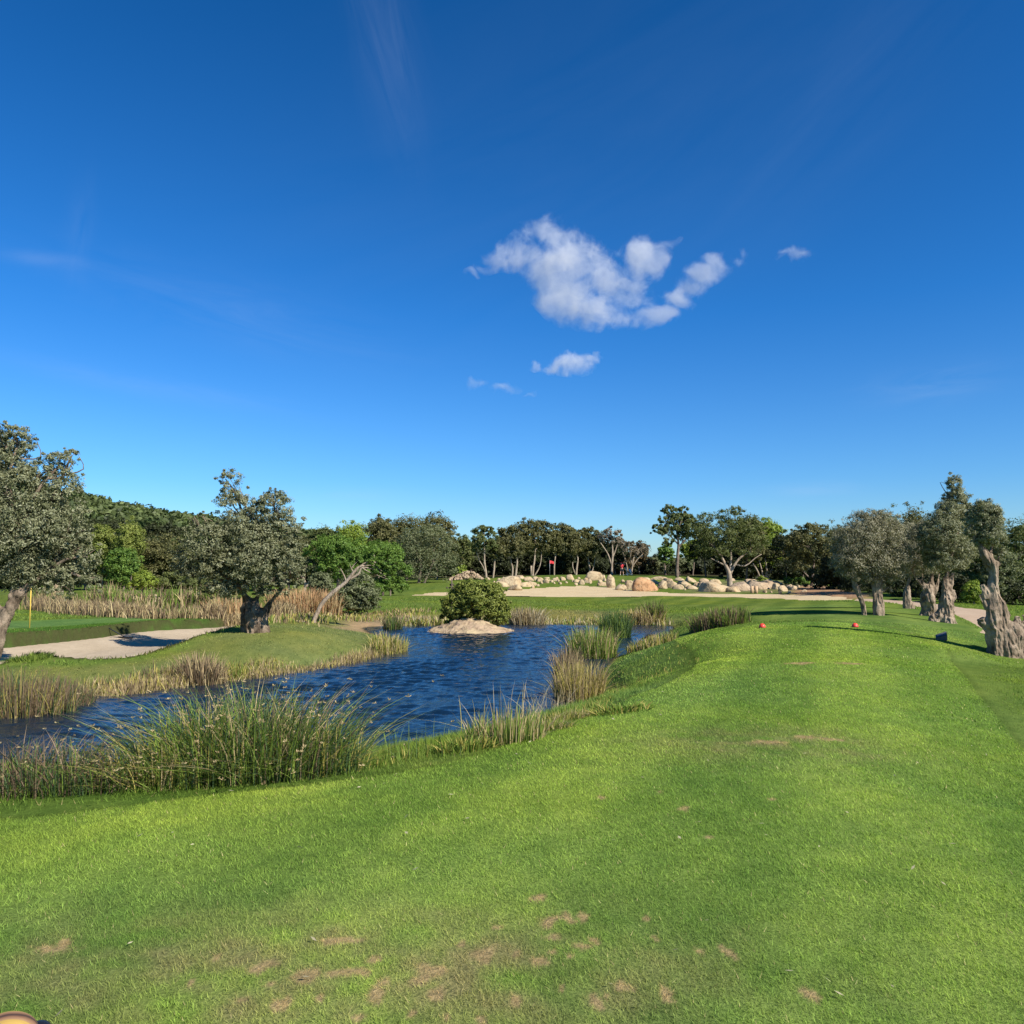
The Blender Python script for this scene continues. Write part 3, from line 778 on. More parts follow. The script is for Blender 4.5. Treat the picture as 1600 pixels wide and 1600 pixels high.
def make_tree(name, label, base, D, blobs_px, pal, count, ll, lw, trunks_px, bark='bark_dark', cat='tree', group=None, clr=.30, seed=0, depth=.9,
              voxel=0, zs=.45, disp=.02, freq=3.0, knob=0.0, limb_r=None, twigs=1, sides=7, shell=.62, lift=0.0, frac=.9, limbs=True, leafmat='leaf', up=.35, ydepth=0.0, tsc=1.0, spr_p=.16):
    """base px point on the photo and distance; crown blobs and trunk paths written in photo pixels at the tree's distance"""
    bx, by = P(base[0], base[1], D)[:2]
    bz = float(ground_h(np.array([bx]), np.array([by]))[0])
    root = empty(name, (bx, by, bz)); tag(root, label, cat, group)
    s = S(D); r_ = np.random.default_rng(seed + 1)
    bl = []
    for t in blobs_px:
        cx, cy_, rx, rz = t[:4]; dy = (t[4] if len(t) > 4 else r_.uniform(-.35, .35) * rx * s) + ydepth
        p = P(cx, cy_, D + dy)
        ry = (rx * .5 + rz * .5) * s * depth
        bl.append((p[0] - bx, p[1] - by, p[2] - bz + lift, rx * s, ry, rz * s))
    V = []; Fs = []; tops = []
    for ti, path in enumerate(trunks_px):
        pts = []
        for q in path:
            px_, py_, rp = q[:3]; dy = q[3] if len(q) > 3 else 0.0
            p = P(px_, py_, D + dy); pts.append((p[0] - bx, p[1] - by, p[2] - bz, rp * s * tsc))
        pts[0] = (pts[0][0], pts[0][1], min(pts[0][2], 0) - .12 if ti == 0 or pts[0][2] < .25 else pts[0][2], pts[0][3])
        tube(V, Fs, pts, 12 if voxel else sides, seed + ti, .05 if voxel else .06, True, .12 if voxel else .05)
        tops.append(pts[-1])
        if len(pts) > 2: tops.append(pts[-2])
    if limb_r is None: limb_r = tops[0][3]
    if limbs and not voxel: limbs_mesh(V, Fs, tops, bl, limb_r, max(4, sides - 2), seed, twigs)
    if voxel:
        me = remeshed(V, Fs, voxel, 'trunk', disp, freq, seed, knob, zs)
        link('trunk', me, M[bark], root)
        if limbs:
            V2 = []; F2 = []; limbs_mesh(V2, F2, tops, bl, limb_r, 7, seed, twigs)
            link('limbs', mesh_py('limbs', V2, F2, True), M[bark], root)
    else:
        link('trunk', mesh_py('trunk', V, Fs, True), M[bark], root)
    if count:
        me, c = leaves(bl, count, ll, lw, pal, 'crown', clr, seed=seed, shell=shell, frac=frac, up=up, spr_p=spr_p)
        link('crown', me, M[leafmat], root)
    return root

# ---- the near and middle olives
make_tree('olive_tree', 'big grey-green olive tree at the far left, partly cut off, by the sand bunker', (-20, 1030), 20.0,
  [(45,830,66,62),(-5,715,46,34),(30,690,30,22),(92,728,26,26),(100,770,32,34),(30,770,50,36),(-60,800,80,80),(110,830,30,40),(112,893,36,30),(60,880,48,34),(148,912,18,16),(20,890,50,26),(-70,880,70,45),(95,925,22,14),(138,870,20,22),(112,712,13,12),(0,850,60,60),(80,790,30,30),(60,740,34,24),(20,730,34,26),(125,855,22,26),(40,900,50,26),(90,905,34,24),(-30,700,40,30),(10,675,24,14),(75,835,40,40),(120,900,24,20)],
  'olive', 105000, .080, .026, [[(-22,1032,18),(-8,1000,15),(10,962,12),(30,930,11),(52,912,8),(80,890,5)],[(14,955,11),(22,925,10),(28,895,8),(34,850,6)],[(4,970,9),(-14,930,8),(-30,880,6)]],
  'bark_gnarl', voxel=.04, disp=.045, freq=4.0, knob=.05, zs=.25, limb_r=.09, twigs=3, seed=11, leafmat='olive_leaf', clr=.30)
make_tree('olive_tree', 'tall full olive tree with a gnarled base between the bunker and the pond', (400, 984), 26.0,
  [(360,757,22,24),(352,748,12,10),(365,792,32,26),(432,792,27,28),(428,775,14,12),(442,828,30,30),(385,835,48,38),(325,848,36,34),(296,868,26,26),(290,892,24,20),(420,872,44,34),(355,885,52,32),(457,868,18,34),(316,806,10,9),(300,812,7,6),(425,905,28,13),(335,920,32,13),(462,838,12,18),(380,915,30,12),(468,895,10,16),(400,800,18,20),(300,900,22,16),(350,922,34,14),(400,925,24,10),(440,918,24,12),(465,905,12,14),(385,880,36,30),(405,850,40,34),(340,870,36,30)],
  'olive', 68000, .084, .030, [[(400,986,23),(397,968,21),(392,950,17),(384,935,10),(372,915,6)],[(408,985,15),(414,962,11),(424,940,8),(440,922,5.5),(452,905,4)],[(395,960,10),(402,935,7),(410,905,5),(420,870,4)],[(386,984,9),(384,955,13),(385,940,8)],[(421,986,5),(417,965,5),(412,950,4)]],
  'bark_gnarl', voxel=.035, disp=.06, freq=4.2, knob=.10, limb_r=.085, twigs=3, seed=12, ydepth=-1.2, zs=.3, tsc=.86, shell=.5, leafmat='olive_leaf', clr=.25)
make_tree('leaning_tree', 'thin pale tree leaning far right, green tuft and bare twigs at its tip', (487, 972), 36.0,
  [(575,878,20,7),(600,884,18,7),(560,872,16,8),(585,866,18,9),(606,876,14,8),(615,888,10,5),(548,880,9,6),(592,893,14,5)], 'green', 7500, .11, .05,
  [[(486,973,4.5),(500,948,4.2),(520,926,4),(541,909,3.6),(553,894,3.2),(561,886,2.6),(569,884,1.8)],[(545,906,2.4),(560,897,2),(566,887,1.5),(585,890,1),(603,901,.5)],[(541,909,1.6),(538,900,1.3),(532,888,.8)],[(560,887,1.8),(575,878,1.2),(600,881,.8),(617,883,.4)],[(566,887,1.4),(575,893,1),(590,899,.6),(606,905,.3)],[(570,884,1.2),(584,884,.9),(598,893,.5)],[(553,894,1.6),(549,888,1.2),(556,880,.9)]],
  'bark_pale', sides=8, twigs=2, limb_r=.025, seed=13, tsc=.78)
make_tree('olive_tree', 'round-crowned olive tree with two pale trunks standing on the mown lawn', (1364, 958), 28.3,
  [(1352,826,30,24),(1378,822,26,22),(1340,850,38,32),(1322,872,24,26),(1380,850,36,34),(1400,870,22,26),(1355,880,46,28),(1395,898,20,16),(1330,893,22,14),(1366,905,30,12),(1362,806,18,10)],
  'olive_w', 62000, .080, .020, [[(1373,959,9),(1372,935,8.5),(1370,912,9),(1366,900,7),(1362,885,5)],[(1352,958,4.5),(1346,938,5),(1338,918,5.5),(1334,905,4),(1330,890,3)],[(1372,915,6),(1380,900,4.5),(1388,880,3)],[(1380,925,3),(1388,918,2),(1394,925,1.6)]],
  'bark_olive', voxel=.025, disp=.03, freq=6.5, knob=.03, zs=.22, limb_r=.06, twigs=3, seed=14, leafmat='olive_leaf', clr=.34, depth=1.35, spr_p=.28)
make_tree('olive_tree', 'small distant olive with a short twisted trunk beside the dirt path', (1418, 946), 38,
  [(1412,838,28,24),(1402,866,30,26),(1428,858,30,30),(1440,885,22,18),(1392,888,20,14),(1430,890,22,16)],
  'olive_w', 26000, .10, .028, [[(1420,948,9),(1417,935,6.5),(1418,922,5),(1420,908,3.5),(1424,895,2.5)],[(1427,946,6),(1421,938,4),(1416,930,3)]],
  'bark_olive', voxel=.03, disp=.04, freq=6.5, knob=.05, zs=.25, limb_r=.06, twigs=2, seed=15, leafmat='olive_leaf', clr=.34, depth=1.3, spr_p=.22)
make_tree('olive_tree', 'olive tree with a swollen bulbous trunk forking into three upright stubs', (1452, 962), 31,
  [(1438,848,30,26),(1455,872,34,22),(1420,862,22,22),(1432,880,22,18),(1462,850,20,20),(1445,826,16,12)],
  'olive_w', 26000, .085, .022, [[(1451,964,15),(1452,950,12),(1451,935,13),(1451,922,9),(1455,908,4.5),(1456,895,3)],[(1447,925,4),(1438,912,3.5),(1430,902,3),(1424,890,2)],[(1446,918,3.5),(1441,905,3),(1441,890,2)],[(1460,930,4),(1464,915,3),(1468,895,2.4)],[(1443,962,7),(1440,958,6)]],
  'bark_olive', voxel=.025, disp=.045, freq=6.5, knob=.06, zs=.3, limb_r=.05, twigs=3, seed=16, leafmat='olive_leaf', clr=.34, depth=1.3, spr_p=.22)
make_tree('olive_tree', 'olive tree with a tall pointed crown and a flaring buttressed trunk', (1474, 970), 27.6,
  [(1491,758,12,16),(1494,780,18,18),(1483,800,22,20),(1472,828,30,26),(1498,826,24,24),(1462,856,24,24),(1492,858,32,22),(1478,880,34,12),(1508,800,12,16),(1450,838,16,16)],
  'olive', 60000, .080, .022, [[(1478,974,16),(1478,958,12),(1480,938,12),(1478,922,8.5),(1477,908,6),(1480,890,4)],[(1462,966,9),(1470,958,8),(1478,948,8)],[(1492,974,5),(1487,962,6),(1484,948,7)],[(1485,938,7),(1492,932,5.5),(1489,922,4)],[(1479,925,6),(1486,912,3.5),(1489,895,3)],[(1473,930,4),(1466,940,3.4)],[(1450,964,5),(1460,964,6),(1470,962,7)]],
  'bark_olive', voxel=.025, disp=.045, freq=6.5, knob=.05, zs=.28, limb_r=.055, twigs=3, seed=17, leafmat='olive_leaf', clr=.34, depth=1.2, spr_p=.26)
make_tree('olive_tree', 'ancient olive at the right edge with massive twisted trunk and small tufted crown', (1565, 1022), 18.4,
  [(1538,800,20,16),(1528,816,19,16),(1552,808,14,14),(1545,835,18,16),(1548,822,18,18),(1534,838,15,12),(1558,842,12,16),(1562,866,9,11),(1517,832,9,8),(1541,788,7,9),(1530,792,6,8),(1550,800,9,10),(1526,848,9,6)],
  'olive', 34000, .055, .014,
  [[(1557,1024,13,.0),(1556,1000,13),(1557,982,15.5),(1557,962,15.5),(1555,945,13),(1552,930,9.5),(1551,912,8),(1552,895,7.5),(1549,882,9),(1541,870,7.5),(1534,858,5),(1528,847,3.6),(1520,838,2.6),(1512,832,1.6)],
   [(1576,1025,17),(1577,1000,18),(1577,982,16),(1580,970,10)],[(1592,1025,12),(1591,1000,11),(1590,975,8),(1589,962,4.5)],
   [(1532,966,6.5),(1536,974,6.5),(1543,986,5),(1548,996,4)],[(1533,913,4.6),(1537,922,5.5),(1543,935,7)],[(1531,928,3),(1536,938,4),(1544,950,6)],
   [(1550,888,6),(1557,881,4.6),(1560,878,4.2)],[(1545,875,6),(1548,864,4.6)],[(1565,940,5),(1573,955,4),(1579,964,3)],
   [(1612,1026,15),(1613,1000,13),(1610,975,10),(1612,950,7)],[(1600,960,3.5),(1606,975,5)]],
  'bark_olive', voxel=.014, disp=.030, freq=7.5, knob=.02, zs=.10, limb_r=.035, twigs=4, seed=18, leafmat='olive_leaf', clr=.42, spr_p=.30, depth=1.2, tsc=1.1)

# ---- trees further back: (label, centre x, top y, width, base y, distance, palette, trunk list or None, n blobs, density, kind)
def auto_blobs(cx, top, w, bot, n, r_, low=.35):
    h = bot - top; out = [(cx, top + h * .34, w * .36, h * .33)]
    for k in range(n):
        a = r_.uniform(-1, 1); t = r_.uniform(0, 1)
        px_ = cx + a * w * .36 * math.sqrt(1 - (1 - t) ** 2 * .75)
        py_ = top + h * (.14 + .66 * t)
        rr_ = w * r_.uniform(.13, .24)
        py_ = max(py_, top + rr_ * .8)
        out.append((px_, py_, rr_ * 1.15, rr_ * .85))
    return out
def bgtree(name, label, cx, top, w, base, D, pal, trunks=None, n=9, cnt=6500, cat='tree', group=None, seed=0, crown_bot=None, bark='bark_dark', blobs=None, ll=None, clr=.34, limbs=True, twigs=1, bx=None):
    r_ = np.random.default_rng(seed * 7 + 3)
    bot = crown_bot if crown_bot is not None else base - 8
    bl = blobs or auto_blobs(cx, top, w, bot, n, r_)
    if trunks is None:
        lean = r_.uniform(-4, 4); tw = max(1.4, w * .028)
        trunks = [[(cx, base + 1, tw), (cx + lean * .5, base - (base - bot) * .6 - 6, tw * .8), (cx + lean, (bot + top) / 2 + 5, tw * .5)]]
    ll = ll or D * .0024
    cnt = int(cnt * 1.35)
    bl = [(a_, b_, c_ * 1.12, d_ * 1.08) for a_, b_, c_, d_ in bl]
    return make_tree(name, label, (bx if bx is not None else trunks[0][0][0], base), D, bl, pal, cnt, ll, ll * .55, trunks, bark, cat, group, clr=clr, seed=seed, sides=6, limb_r=None, twigs=twigs, limbs=limbs)
L_ = [
 ('broadleaf_tree','dark evergreen tree behind the big olive at the left edge',-30,800,150,925,88,'oak',10),
 ('broadleaf_tree','dark oak glimpsed through the crown of the left olive',60,806,110,924,90,'oak',9),
 ('broadleaf_tree','dark oak just right of the left olive, at the foot of the hill',132,812,80,926,86,'dark',9),
 ('pine_tree','light green pine with a soft crown standing left of its twin below the hill',160,822,46,925,84,'pine',7),
 ('pine_tree','tall light green pine, the brightest crown below the hill',203,813,46,926,82,'pine',8),
 ('broadleaf_tree','round green tree with a pale trunk at the edge of the distant sandy bank',192,858,62,927,76,'green',9),
 ('broadleaf_tree','dull green oak between the pine and the tall olive',252,832,82,927,88,'oak_b',9),
 ('broadleaf_tree','dusty green oak directly left of the tall olive crown',300,828,70,927,90,'oak',9),
 ('broadleaf_tree','oak hidden behind the middle of the tall olive',362,840,90,930,88,'oak',9),
 ('broadleaf_tree','oak showing between the tall olive and the bright green tree',452,838,90,928,84,'oak_b',9),
 ('broadleaf_tree','mid green tree with a rounded top above the right side of the tall olive',508,822,64,920,96,'oak',9),
 ('broadleaf_tree','yellow-green treetop rising behind the bright green tree',548,816,60,918,100,'bright',8),
 ('broadleaf_tree','bright green spreading tree behind the leaning bare tree',528,838,116,915,62,'green',14),
 ('broadleaf_tree','bright green low-branched tree behind the tip of the leaning bare tree',598,846,84,920,66,'green',12),
 ('broadleaf_tree','tall dark oak left of the highest treetop in the centre-left wood',590,808,74,914,104,'oak_b',10),
 ('broadleaf_tree','dark oak with the highest top of the centre-left wood',636,801,76,912,106,'oak_b',11),
 ('broadleaf_tree','dark oak at the right shoulder of the centre-left wood',684,804,70,910,108,'oak_b',10),
 ('broadleaf_tree','short dark oak where the treeline dips left of the bare trunks',722,838,44,906,112,'oak',7),
 ('broadleaf_tree','oak with a light green tinge behind the fork of the branching tree',1198,810,62,908,104,'bright',8),
 ('broadleaf_tree','flat-topped dark oak right of the big branching tree',1166,800,70,910,100,'oak_b',9),
 ('broadleaf_tree','low oak filling the gap before the round-crowned olive',1312,822,60,918,92,'oak_b',9),
 ('broadleaf_tree','oak peeping above the olives on the right, with two humps',1432,792,66,944,62,'oak_b',10),
 ('broadleaf_tree','oak behind the round-crowned olive on the lawn',1388,800,60,940,66,'oak',9),
 ('broadleaf_tree','dark oak at the right edge behind the ancient olive',1592,812,84,948,56,'oak',11),
 ('broadleaf_tree','dense tree behind the pointed olive crown',1505,826,84,946,58,'oak',10),
 ('broadleaf_tree','grey-green tree showing between the ancient olive and the right edge',1566,856,64,950,50,'olive_far',10),
]
for i, (nm, lab, cx, top, w, base, D, pal, n) in enumerate(L_):
    bgtree(nm, lab, cx, top, w, base, D, pal, n=n + 6, cnt=int(8500 + w * 75), seed=i + 30)
bgtree('olive_tree', 'wide round dark olive with drooping skirts at the right end of the centre-left wood', 658, 822, 112, 919, 88, 'olive_far',
  blobs=[(660,845,34,24),(640,868,34,26),(684,866,34,28),(655,890,42,20),(625,885,16,18),(700,888,14,18),(676,830,18,12),(640,850,20,16),(612,862,12,12),(700,850,12,14)], cnt=17000, seed=70, trunks=[[(653,920,3.4),(655,905,2.6),(658,880,2)],[(657,920,2),(668,900,1.6),(676,880,1.2)]], ll=.17)
# open-stemmed trees along the green
bgtree('slender_tree', 'slender tree with an airy crown, first of the pale bare trunks from the left', 757, 820, 44, 904, 104, 'oak', crown_bot=870,
  trunks=[[(760,904,2),(759,892,1.7),(757,878,1.5),(757,862,1.1),(756,845,.8)],[(759,896,1.3),(754,884,1),(749,876,.8),(744,862,.6)]], blobs=[(752,830,14,9),(745,840,10,8),(770,838,9,10),(757,850,20,11),(772,852,9,9),(742,852,10,9),(760,826,9,6)], cnt=5000, seed=71, bark='bark_pale')
bgtree('slender_tree', 'slender tree with one straight pale trunk, second from the left', 774, 838, 30, 904, 105, 'oak_b', crown_bot=872,
  trunks=[[(770,904,1.6),(772,890,1.6),(773,876,1.4),(776,862,1)]], blobs=[(776,852,12,10),(780,862,12,8),(772,864,10,8)], cnt=3000, seed=72, bark='bark_pale')
bgtree('oak_tree', 'dark oak on two slim pale trunks, left of the highest crown in the centre', 800, 822, 52, 902, 106, 'oak_b', crown_bot=870,
  trunks=[[(800,902,1.7),(801,888,1.5),(798,876,1.3),(796,862,1)],[(805,902,1.9),(807,888,1.8),(808,874,1.6),(805,858,1.1)]], blobs=[(798,835,18,12),(812,828,16,11),(788,846,14,11),(806,850,24,13),(820,848,12,12),(790,832,12,9),(800,862,18,8)], cnt=7500, seed=73, bark='bark_pale')
bgtree('oak_tree', 'oak with the highest broad dark crown in the centre, trunk twisted beside the pin flag', 838, 812, 74, 901, 108, 'oak_b', crown_bot=866,
  trunks=[[(832,901,2.2),(833,888,2),(835,876,1.5),(836,860,1.2)],[(834,900,1.2),(841,890,1),(845,878,.8),(846,862,.6)],[(830,898,1.6),(830,884,1.6)]], blobs=[(835,822,22,11),(850,826,16,11),(820,832,14,12),(842,842,28,15),(860,846,14,14),(826,852,18,12),(850,860,20,9),(866,836,9,9)], cnt=10000, seed=74, bark='bark_pale')
bgtree('oak_tree', 'dark oak directly behind the red pin flag', 880, 822, 54, 901, 110, 'oak_b', crown_bot=872,
  trunks=[[(866,901,1.4),(866,885,1.3),(868,868,1)],[(900,901,1.6),(901,888,1.6),(903,872,1),(898,862,.7)],[(900,896,1),(895,886,.8),(895,878,.6)]], blobs=[(880,830,18,10),(870,842,16,12),(892,842,16,12),(880,856,26,12),(898,856,12,12)], cnt=7500, seed=75, bark='bark_pale')
bgtree('oak_tree', 'dark oak with a forked pale trunk left of the leafless grey tree', 915, 828, 64, 900, 112, 'oak_b', crown_bot=872,
  trunks=[[(922,900,1.6),(921,886,1.4),(919,874,1.1)],[(923,896,1.1),(928,884,.9),(930,870,.7)]], blobs=[(905,836,18,10),(925,836,18,10),(915,848,28,13),(932,852,14,12),(900,856,14,10),(918,864,20,8)], cnt=7500, seed=76, bark='bark_pale')
bgtree('bare_tree', 'nearly leafless grey tree with a tall forked trunk left of the golfer', 955, 825, 44, 899, 110, 'bare', crown_bot=860,
  trunks=[[(956,900,2),(956,885,1.9),(957,870,1.6),(957,855,1.2),(955,838,.8)],[(955,882,1.4),(950,866,1.1),(941,852,.8),(937,846,.5)],[(957,872,1.2),(963,856,.9),(966,845,.6)],[(957,855,.8),(964,840,.5)],[(956,850,.8),(948,838,.5)]], blobs=[(955,832,15,8),(945,838,11,8),(966,840,9,8),(956,845,17,7)], cnt=1600, seed=77, bark='bark_pale', twigs=4)
bgtree('bare_tree', 'leafless many-stemmed rusty tree behind the white golf trolley', 990, 842, 50, 899, 112, 'bare', crown_bot=872,
  trunks=[[(986,899,1.5),(988,885,1.4),(990,872,1.2),(997,860,.8),(1003,852,.5)],[(981,893,1.1),(978,878,.9),(974,866,.7),(971,856,.4)],[(989,884,1),(985,872,.8),(987,858,.5)],[(988,886,.9),(996,874,.7),(1004,866,.4)]], blobs=[(978,850,12,8),(992,852,14,8),(1003,862,10,9),(985,862,16,7)], cnt=1500, seed=78, bark='bark_pale', twigs=4)
bgtree('oak_tree', 'rusty-brown oak whose crown slopes down to the sky gap right of the golfer', 1000, 848, 44, 899, 118, 'rust', crown_bot=892, n=9, cnt=5000, seed=79)
bgtree('oak_tree', 'dark crown seen behind the leafless grey tree', 962, 842, 44, 899, 120, 'dark', crown_bot=892, n=9, cnt=5000, seed=80)
bgtree('tall_oak', 'tall open-crowned tree standing alone against the sky right of the sky gap', 1058, 788, 62, 899, 102, 'oak',
  trunks=[[(1058,899,3),(1058,885,2.7),(1059,868,2.5),(1060,850,2),(1058,832,1.4)],[(1060,856,1.5),(1068,846,1.2),(1078,838,.8)],[(1059,850,1.2),(1048,838,.9),(1036,830,.6)]],
  blobs=[(1047,797,13,8),(1068,799,10,8),(1036,812,8,6),(1058,812,20,10),(1030,830,11,7),(1050,828,20,9),(1078,826,14,12),(1024,824,6,5),(1066,840,12,8),(1044,846,9,6),(1074,812,10,9)], cnt=10500, seed=81, twigs=2)
bgtree('broadleaf_tree', 'light green tree low behind the tall lone tree', 1082, 842, 40, 899, 112, 'bright', n=7, cnt=4500, seed=82)
bgtree('broadleaf_tree', 'small green tree just left of the tall lone tree trunk', 1040, 850, 30, 899, 116, 'green', n=6, cnt=3500, seed=83)
bgtree('broadleaf_tree', 'low grey-green bush-like tree filling the bottom of the sky gap', 1022, 872, 44, 900, 120, 'olive_far', n=6, cnt=3500, seed=84)
bgtree('broadleaf_tree', 'small dull tree behind the tall lone trunk, reaching the ground', 1062, 872, 44, 900, 118, 'olive_far', n=6, cnt=3500, seed=85)
bgtree('oak_tree', 'big spreading oak with bare pale limbs among the sandstone boulders', 1130, 795, 110, 922, 86, 'oak',
  trunks=[[(1141,923,5),(1140,905,4),(1139,895,3.6),(1134,884,2.6),(1128,872,2),(1118,858,1.2)],[(1141,898,2.4),(1148,882,2),(1158,870,1.5),(1172,862,.9)],[(1140,896,2),(1142,878,1.6),(1142,858,1)],[(1148,882,1.3),(1165,884,1),(1180,872,.8),(1190,866,.5)],[(1134,884,1.4),(1122,878,1),(1110,872,.6)]],
  blobs=[(1108,812,20,12),(1142,806,20,12),(1150,798,10,8),(1095,830,16,16),(1120,836,30,18),(1152,830,28,16),(1172,824,20,15),(1112,852,24,14),(1150,852,28,12),(1180,846,20,14),(1098,856,14,14),(1128,866,14,8),(1170,866,18,8),(1085,842,12,10)], cnt=17000, seed=86, bark='bark_pale', twigs=1, ll=.17)
bgtree('bush_tree', 'many-stemmed grey shrub tree with bare pale branches above the boulders', 1200, 855, 50, 905, 98, 'oak_b', crown_bot=885,
  trunks=[[(1190,906,1.4),(1184,893,1.2),(1176,880,.9)],[(1194,906,1.4),(1190,890,1.1),(1186,876,.8)],[(1196,904,1.4),(1198,888,1.2),(1195,872,.9)],[(1198,904,1.3),(1206,890,1),(1212,878,.7)]], blobs=[(1185,866,14,9),(1205,866,16,10),(1220,872,12,9)], cnt=3800, seed=87, bark='bark_pale')
bgtree('oak_tree', 'dark oak with a pale trunk at the foot of the reddish dirt slope', 1268, 818, 84, 920, 86, 'oak_b',
  trunks=[[(1268,922,2.6),(1269,905,2.2),(1271,890,1.6),(1272,870,1.2)],[(1267,906,1.4),(1260,898,1.1),(1252,890,.8)]],
  blobs=[(1268,828,20,10),(1250,840,18,13),(1288,836,18,13),(1268,850,32,15),(1240,862,16,14),(1295,858,16,16),(1275,874,28,12),(1248,882,18,10),(1235,850,10,10)], cnt=13000, seed=88)
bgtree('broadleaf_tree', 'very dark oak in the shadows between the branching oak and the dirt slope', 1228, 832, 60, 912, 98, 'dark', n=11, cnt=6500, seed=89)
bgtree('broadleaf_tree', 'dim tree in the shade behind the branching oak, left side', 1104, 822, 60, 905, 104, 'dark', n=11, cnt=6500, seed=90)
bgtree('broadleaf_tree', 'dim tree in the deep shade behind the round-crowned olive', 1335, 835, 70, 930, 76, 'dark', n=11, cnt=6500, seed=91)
bgtree('small_olive', 'small olive with a forked pale trunk behind the orange reeds', 478, 870, 40, 926, 62, 'olive_far',
  trunks=[[(476,928,3),(477,915,2.4),(474,903,1.6)],[(478,918,2),(484,906,1.5),(487,898,1)]], blobs=[(475,884,18,12),(462,892,12,9),(490,890,12,9)], cnt=4500, seed=92, bark='bark_pale')
bgtree('small_olive', 'small olive with a pale trunk seen under the left olive, by the stone cairn', 100, 868, 56, 926, 66, 'olive_far',
  trunks=[[(98,927,2.2),(97,915,1.8),(99,902,1.3)]], blobs=[(100,885,24,12),(82,890,14,10),(118,892,14,10)], cnt=5000, seed=93, bark='bark_pale')
# second rank of woodland: trees closing the view, the wood's shade put into dark leaf colour
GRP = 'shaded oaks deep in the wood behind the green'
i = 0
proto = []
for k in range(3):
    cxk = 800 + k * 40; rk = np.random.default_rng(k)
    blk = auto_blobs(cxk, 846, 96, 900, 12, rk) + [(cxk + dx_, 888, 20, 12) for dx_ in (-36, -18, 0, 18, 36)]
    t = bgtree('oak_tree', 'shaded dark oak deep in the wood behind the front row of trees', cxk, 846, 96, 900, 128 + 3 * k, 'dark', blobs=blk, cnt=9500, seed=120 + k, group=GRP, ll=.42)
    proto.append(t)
def copy_tree(o, loc, rz, sc, label=None, group=None):
    c = o.copy(); COL.objects.link(c); c.location = loc; c.rotation_euler = (0, 0, rz); c.scale = (sc, sc, sc)
    if label: c['label'] = label
    if group: c['group'] = group
    for ch in list(o.children):
        d = ch.copy(); COL.objects.link(d); d.parent = c
    return c
rr_ = np.random.default_rng(77)
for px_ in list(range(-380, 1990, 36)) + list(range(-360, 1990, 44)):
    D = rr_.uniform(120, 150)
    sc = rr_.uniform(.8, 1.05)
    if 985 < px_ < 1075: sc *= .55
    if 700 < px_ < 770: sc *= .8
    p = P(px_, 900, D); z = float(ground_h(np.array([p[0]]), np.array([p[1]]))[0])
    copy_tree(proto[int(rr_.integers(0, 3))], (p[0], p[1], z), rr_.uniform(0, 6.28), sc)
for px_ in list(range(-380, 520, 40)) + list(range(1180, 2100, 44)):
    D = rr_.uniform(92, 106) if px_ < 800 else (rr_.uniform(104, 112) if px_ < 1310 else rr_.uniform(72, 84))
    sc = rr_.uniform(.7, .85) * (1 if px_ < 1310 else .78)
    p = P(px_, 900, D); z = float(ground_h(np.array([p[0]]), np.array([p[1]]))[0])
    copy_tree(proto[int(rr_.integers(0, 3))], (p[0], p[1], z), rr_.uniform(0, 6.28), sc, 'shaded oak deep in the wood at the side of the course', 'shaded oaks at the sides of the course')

# ---- wooded hillside (one far mass)
def hillside():
    n = 2600; px_ = rr_.uniform(-420, 780, n); D = rr_.uniform(105, 300, n) 
    x = (px_ - 800) / F * D; z = base_h(x, D)
    keep = z > .8; x, y, z, px_ = x[keep], D[keep], z[keep], px_[keep]
    vis = px_ > -120
    n = len(x); R = rr_.uniform(1.7, 3.6, n) * (.75 + .25 * y / 300)
    per = 85; ci = np.repeat(np.arange(n), per); m_ = len(ci)
    q = rr_.normal(0, 1, (m_, 3)); q[:, 2] = np.abs(q[:, 2]) * .9; q /= np.linalg.norm(q, axis=1)[:, None]
    lump = 1 + .22 * fbm(q[:, 0] * 2.4 + ci, q[:, 1] * 2.4, q[:, 2] * 2.4, 91, 2)
    p = np.stack([x[ci], y[ci], z[ci] + R[ci] * .45], 1) + q * (R[ci] * lump * rr_.uniform(.86, 1.06, m_))[:, None] * np.array([1, 1, .85])
    nr = q + rr_.normal(0, .55, (m_, 3)); nr /= np.linalg.norm(nr, axis=1)[:, None]
    t = np.cross(nr, rr_.normal(0, 1, (m_, 3))); t /= np.linalg.norm(t, axis=1)[:, None]; s = np.cross(nr, t)
    L = rr_.uniform(.35, .85, m_)[:, None]
    V = np.stack([p - t * L, p - s * L * .6, p + t * L, p + s * L * .6], 1).reshape(-1, 3)
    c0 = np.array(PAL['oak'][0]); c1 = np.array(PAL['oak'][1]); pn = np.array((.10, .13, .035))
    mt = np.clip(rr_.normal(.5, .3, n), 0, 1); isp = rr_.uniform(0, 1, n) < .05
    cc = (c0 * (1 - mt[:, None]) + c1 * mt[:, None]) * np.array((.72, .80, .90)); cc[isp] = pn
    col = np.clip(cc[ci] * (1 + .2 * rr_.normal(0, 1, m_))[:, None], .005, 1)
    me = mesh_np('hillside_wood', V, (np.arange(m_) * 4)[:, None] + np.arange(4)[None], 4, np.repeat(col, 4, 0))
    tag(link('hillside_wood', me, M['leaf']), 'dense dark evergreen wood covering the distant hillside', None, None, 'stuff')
hillside()
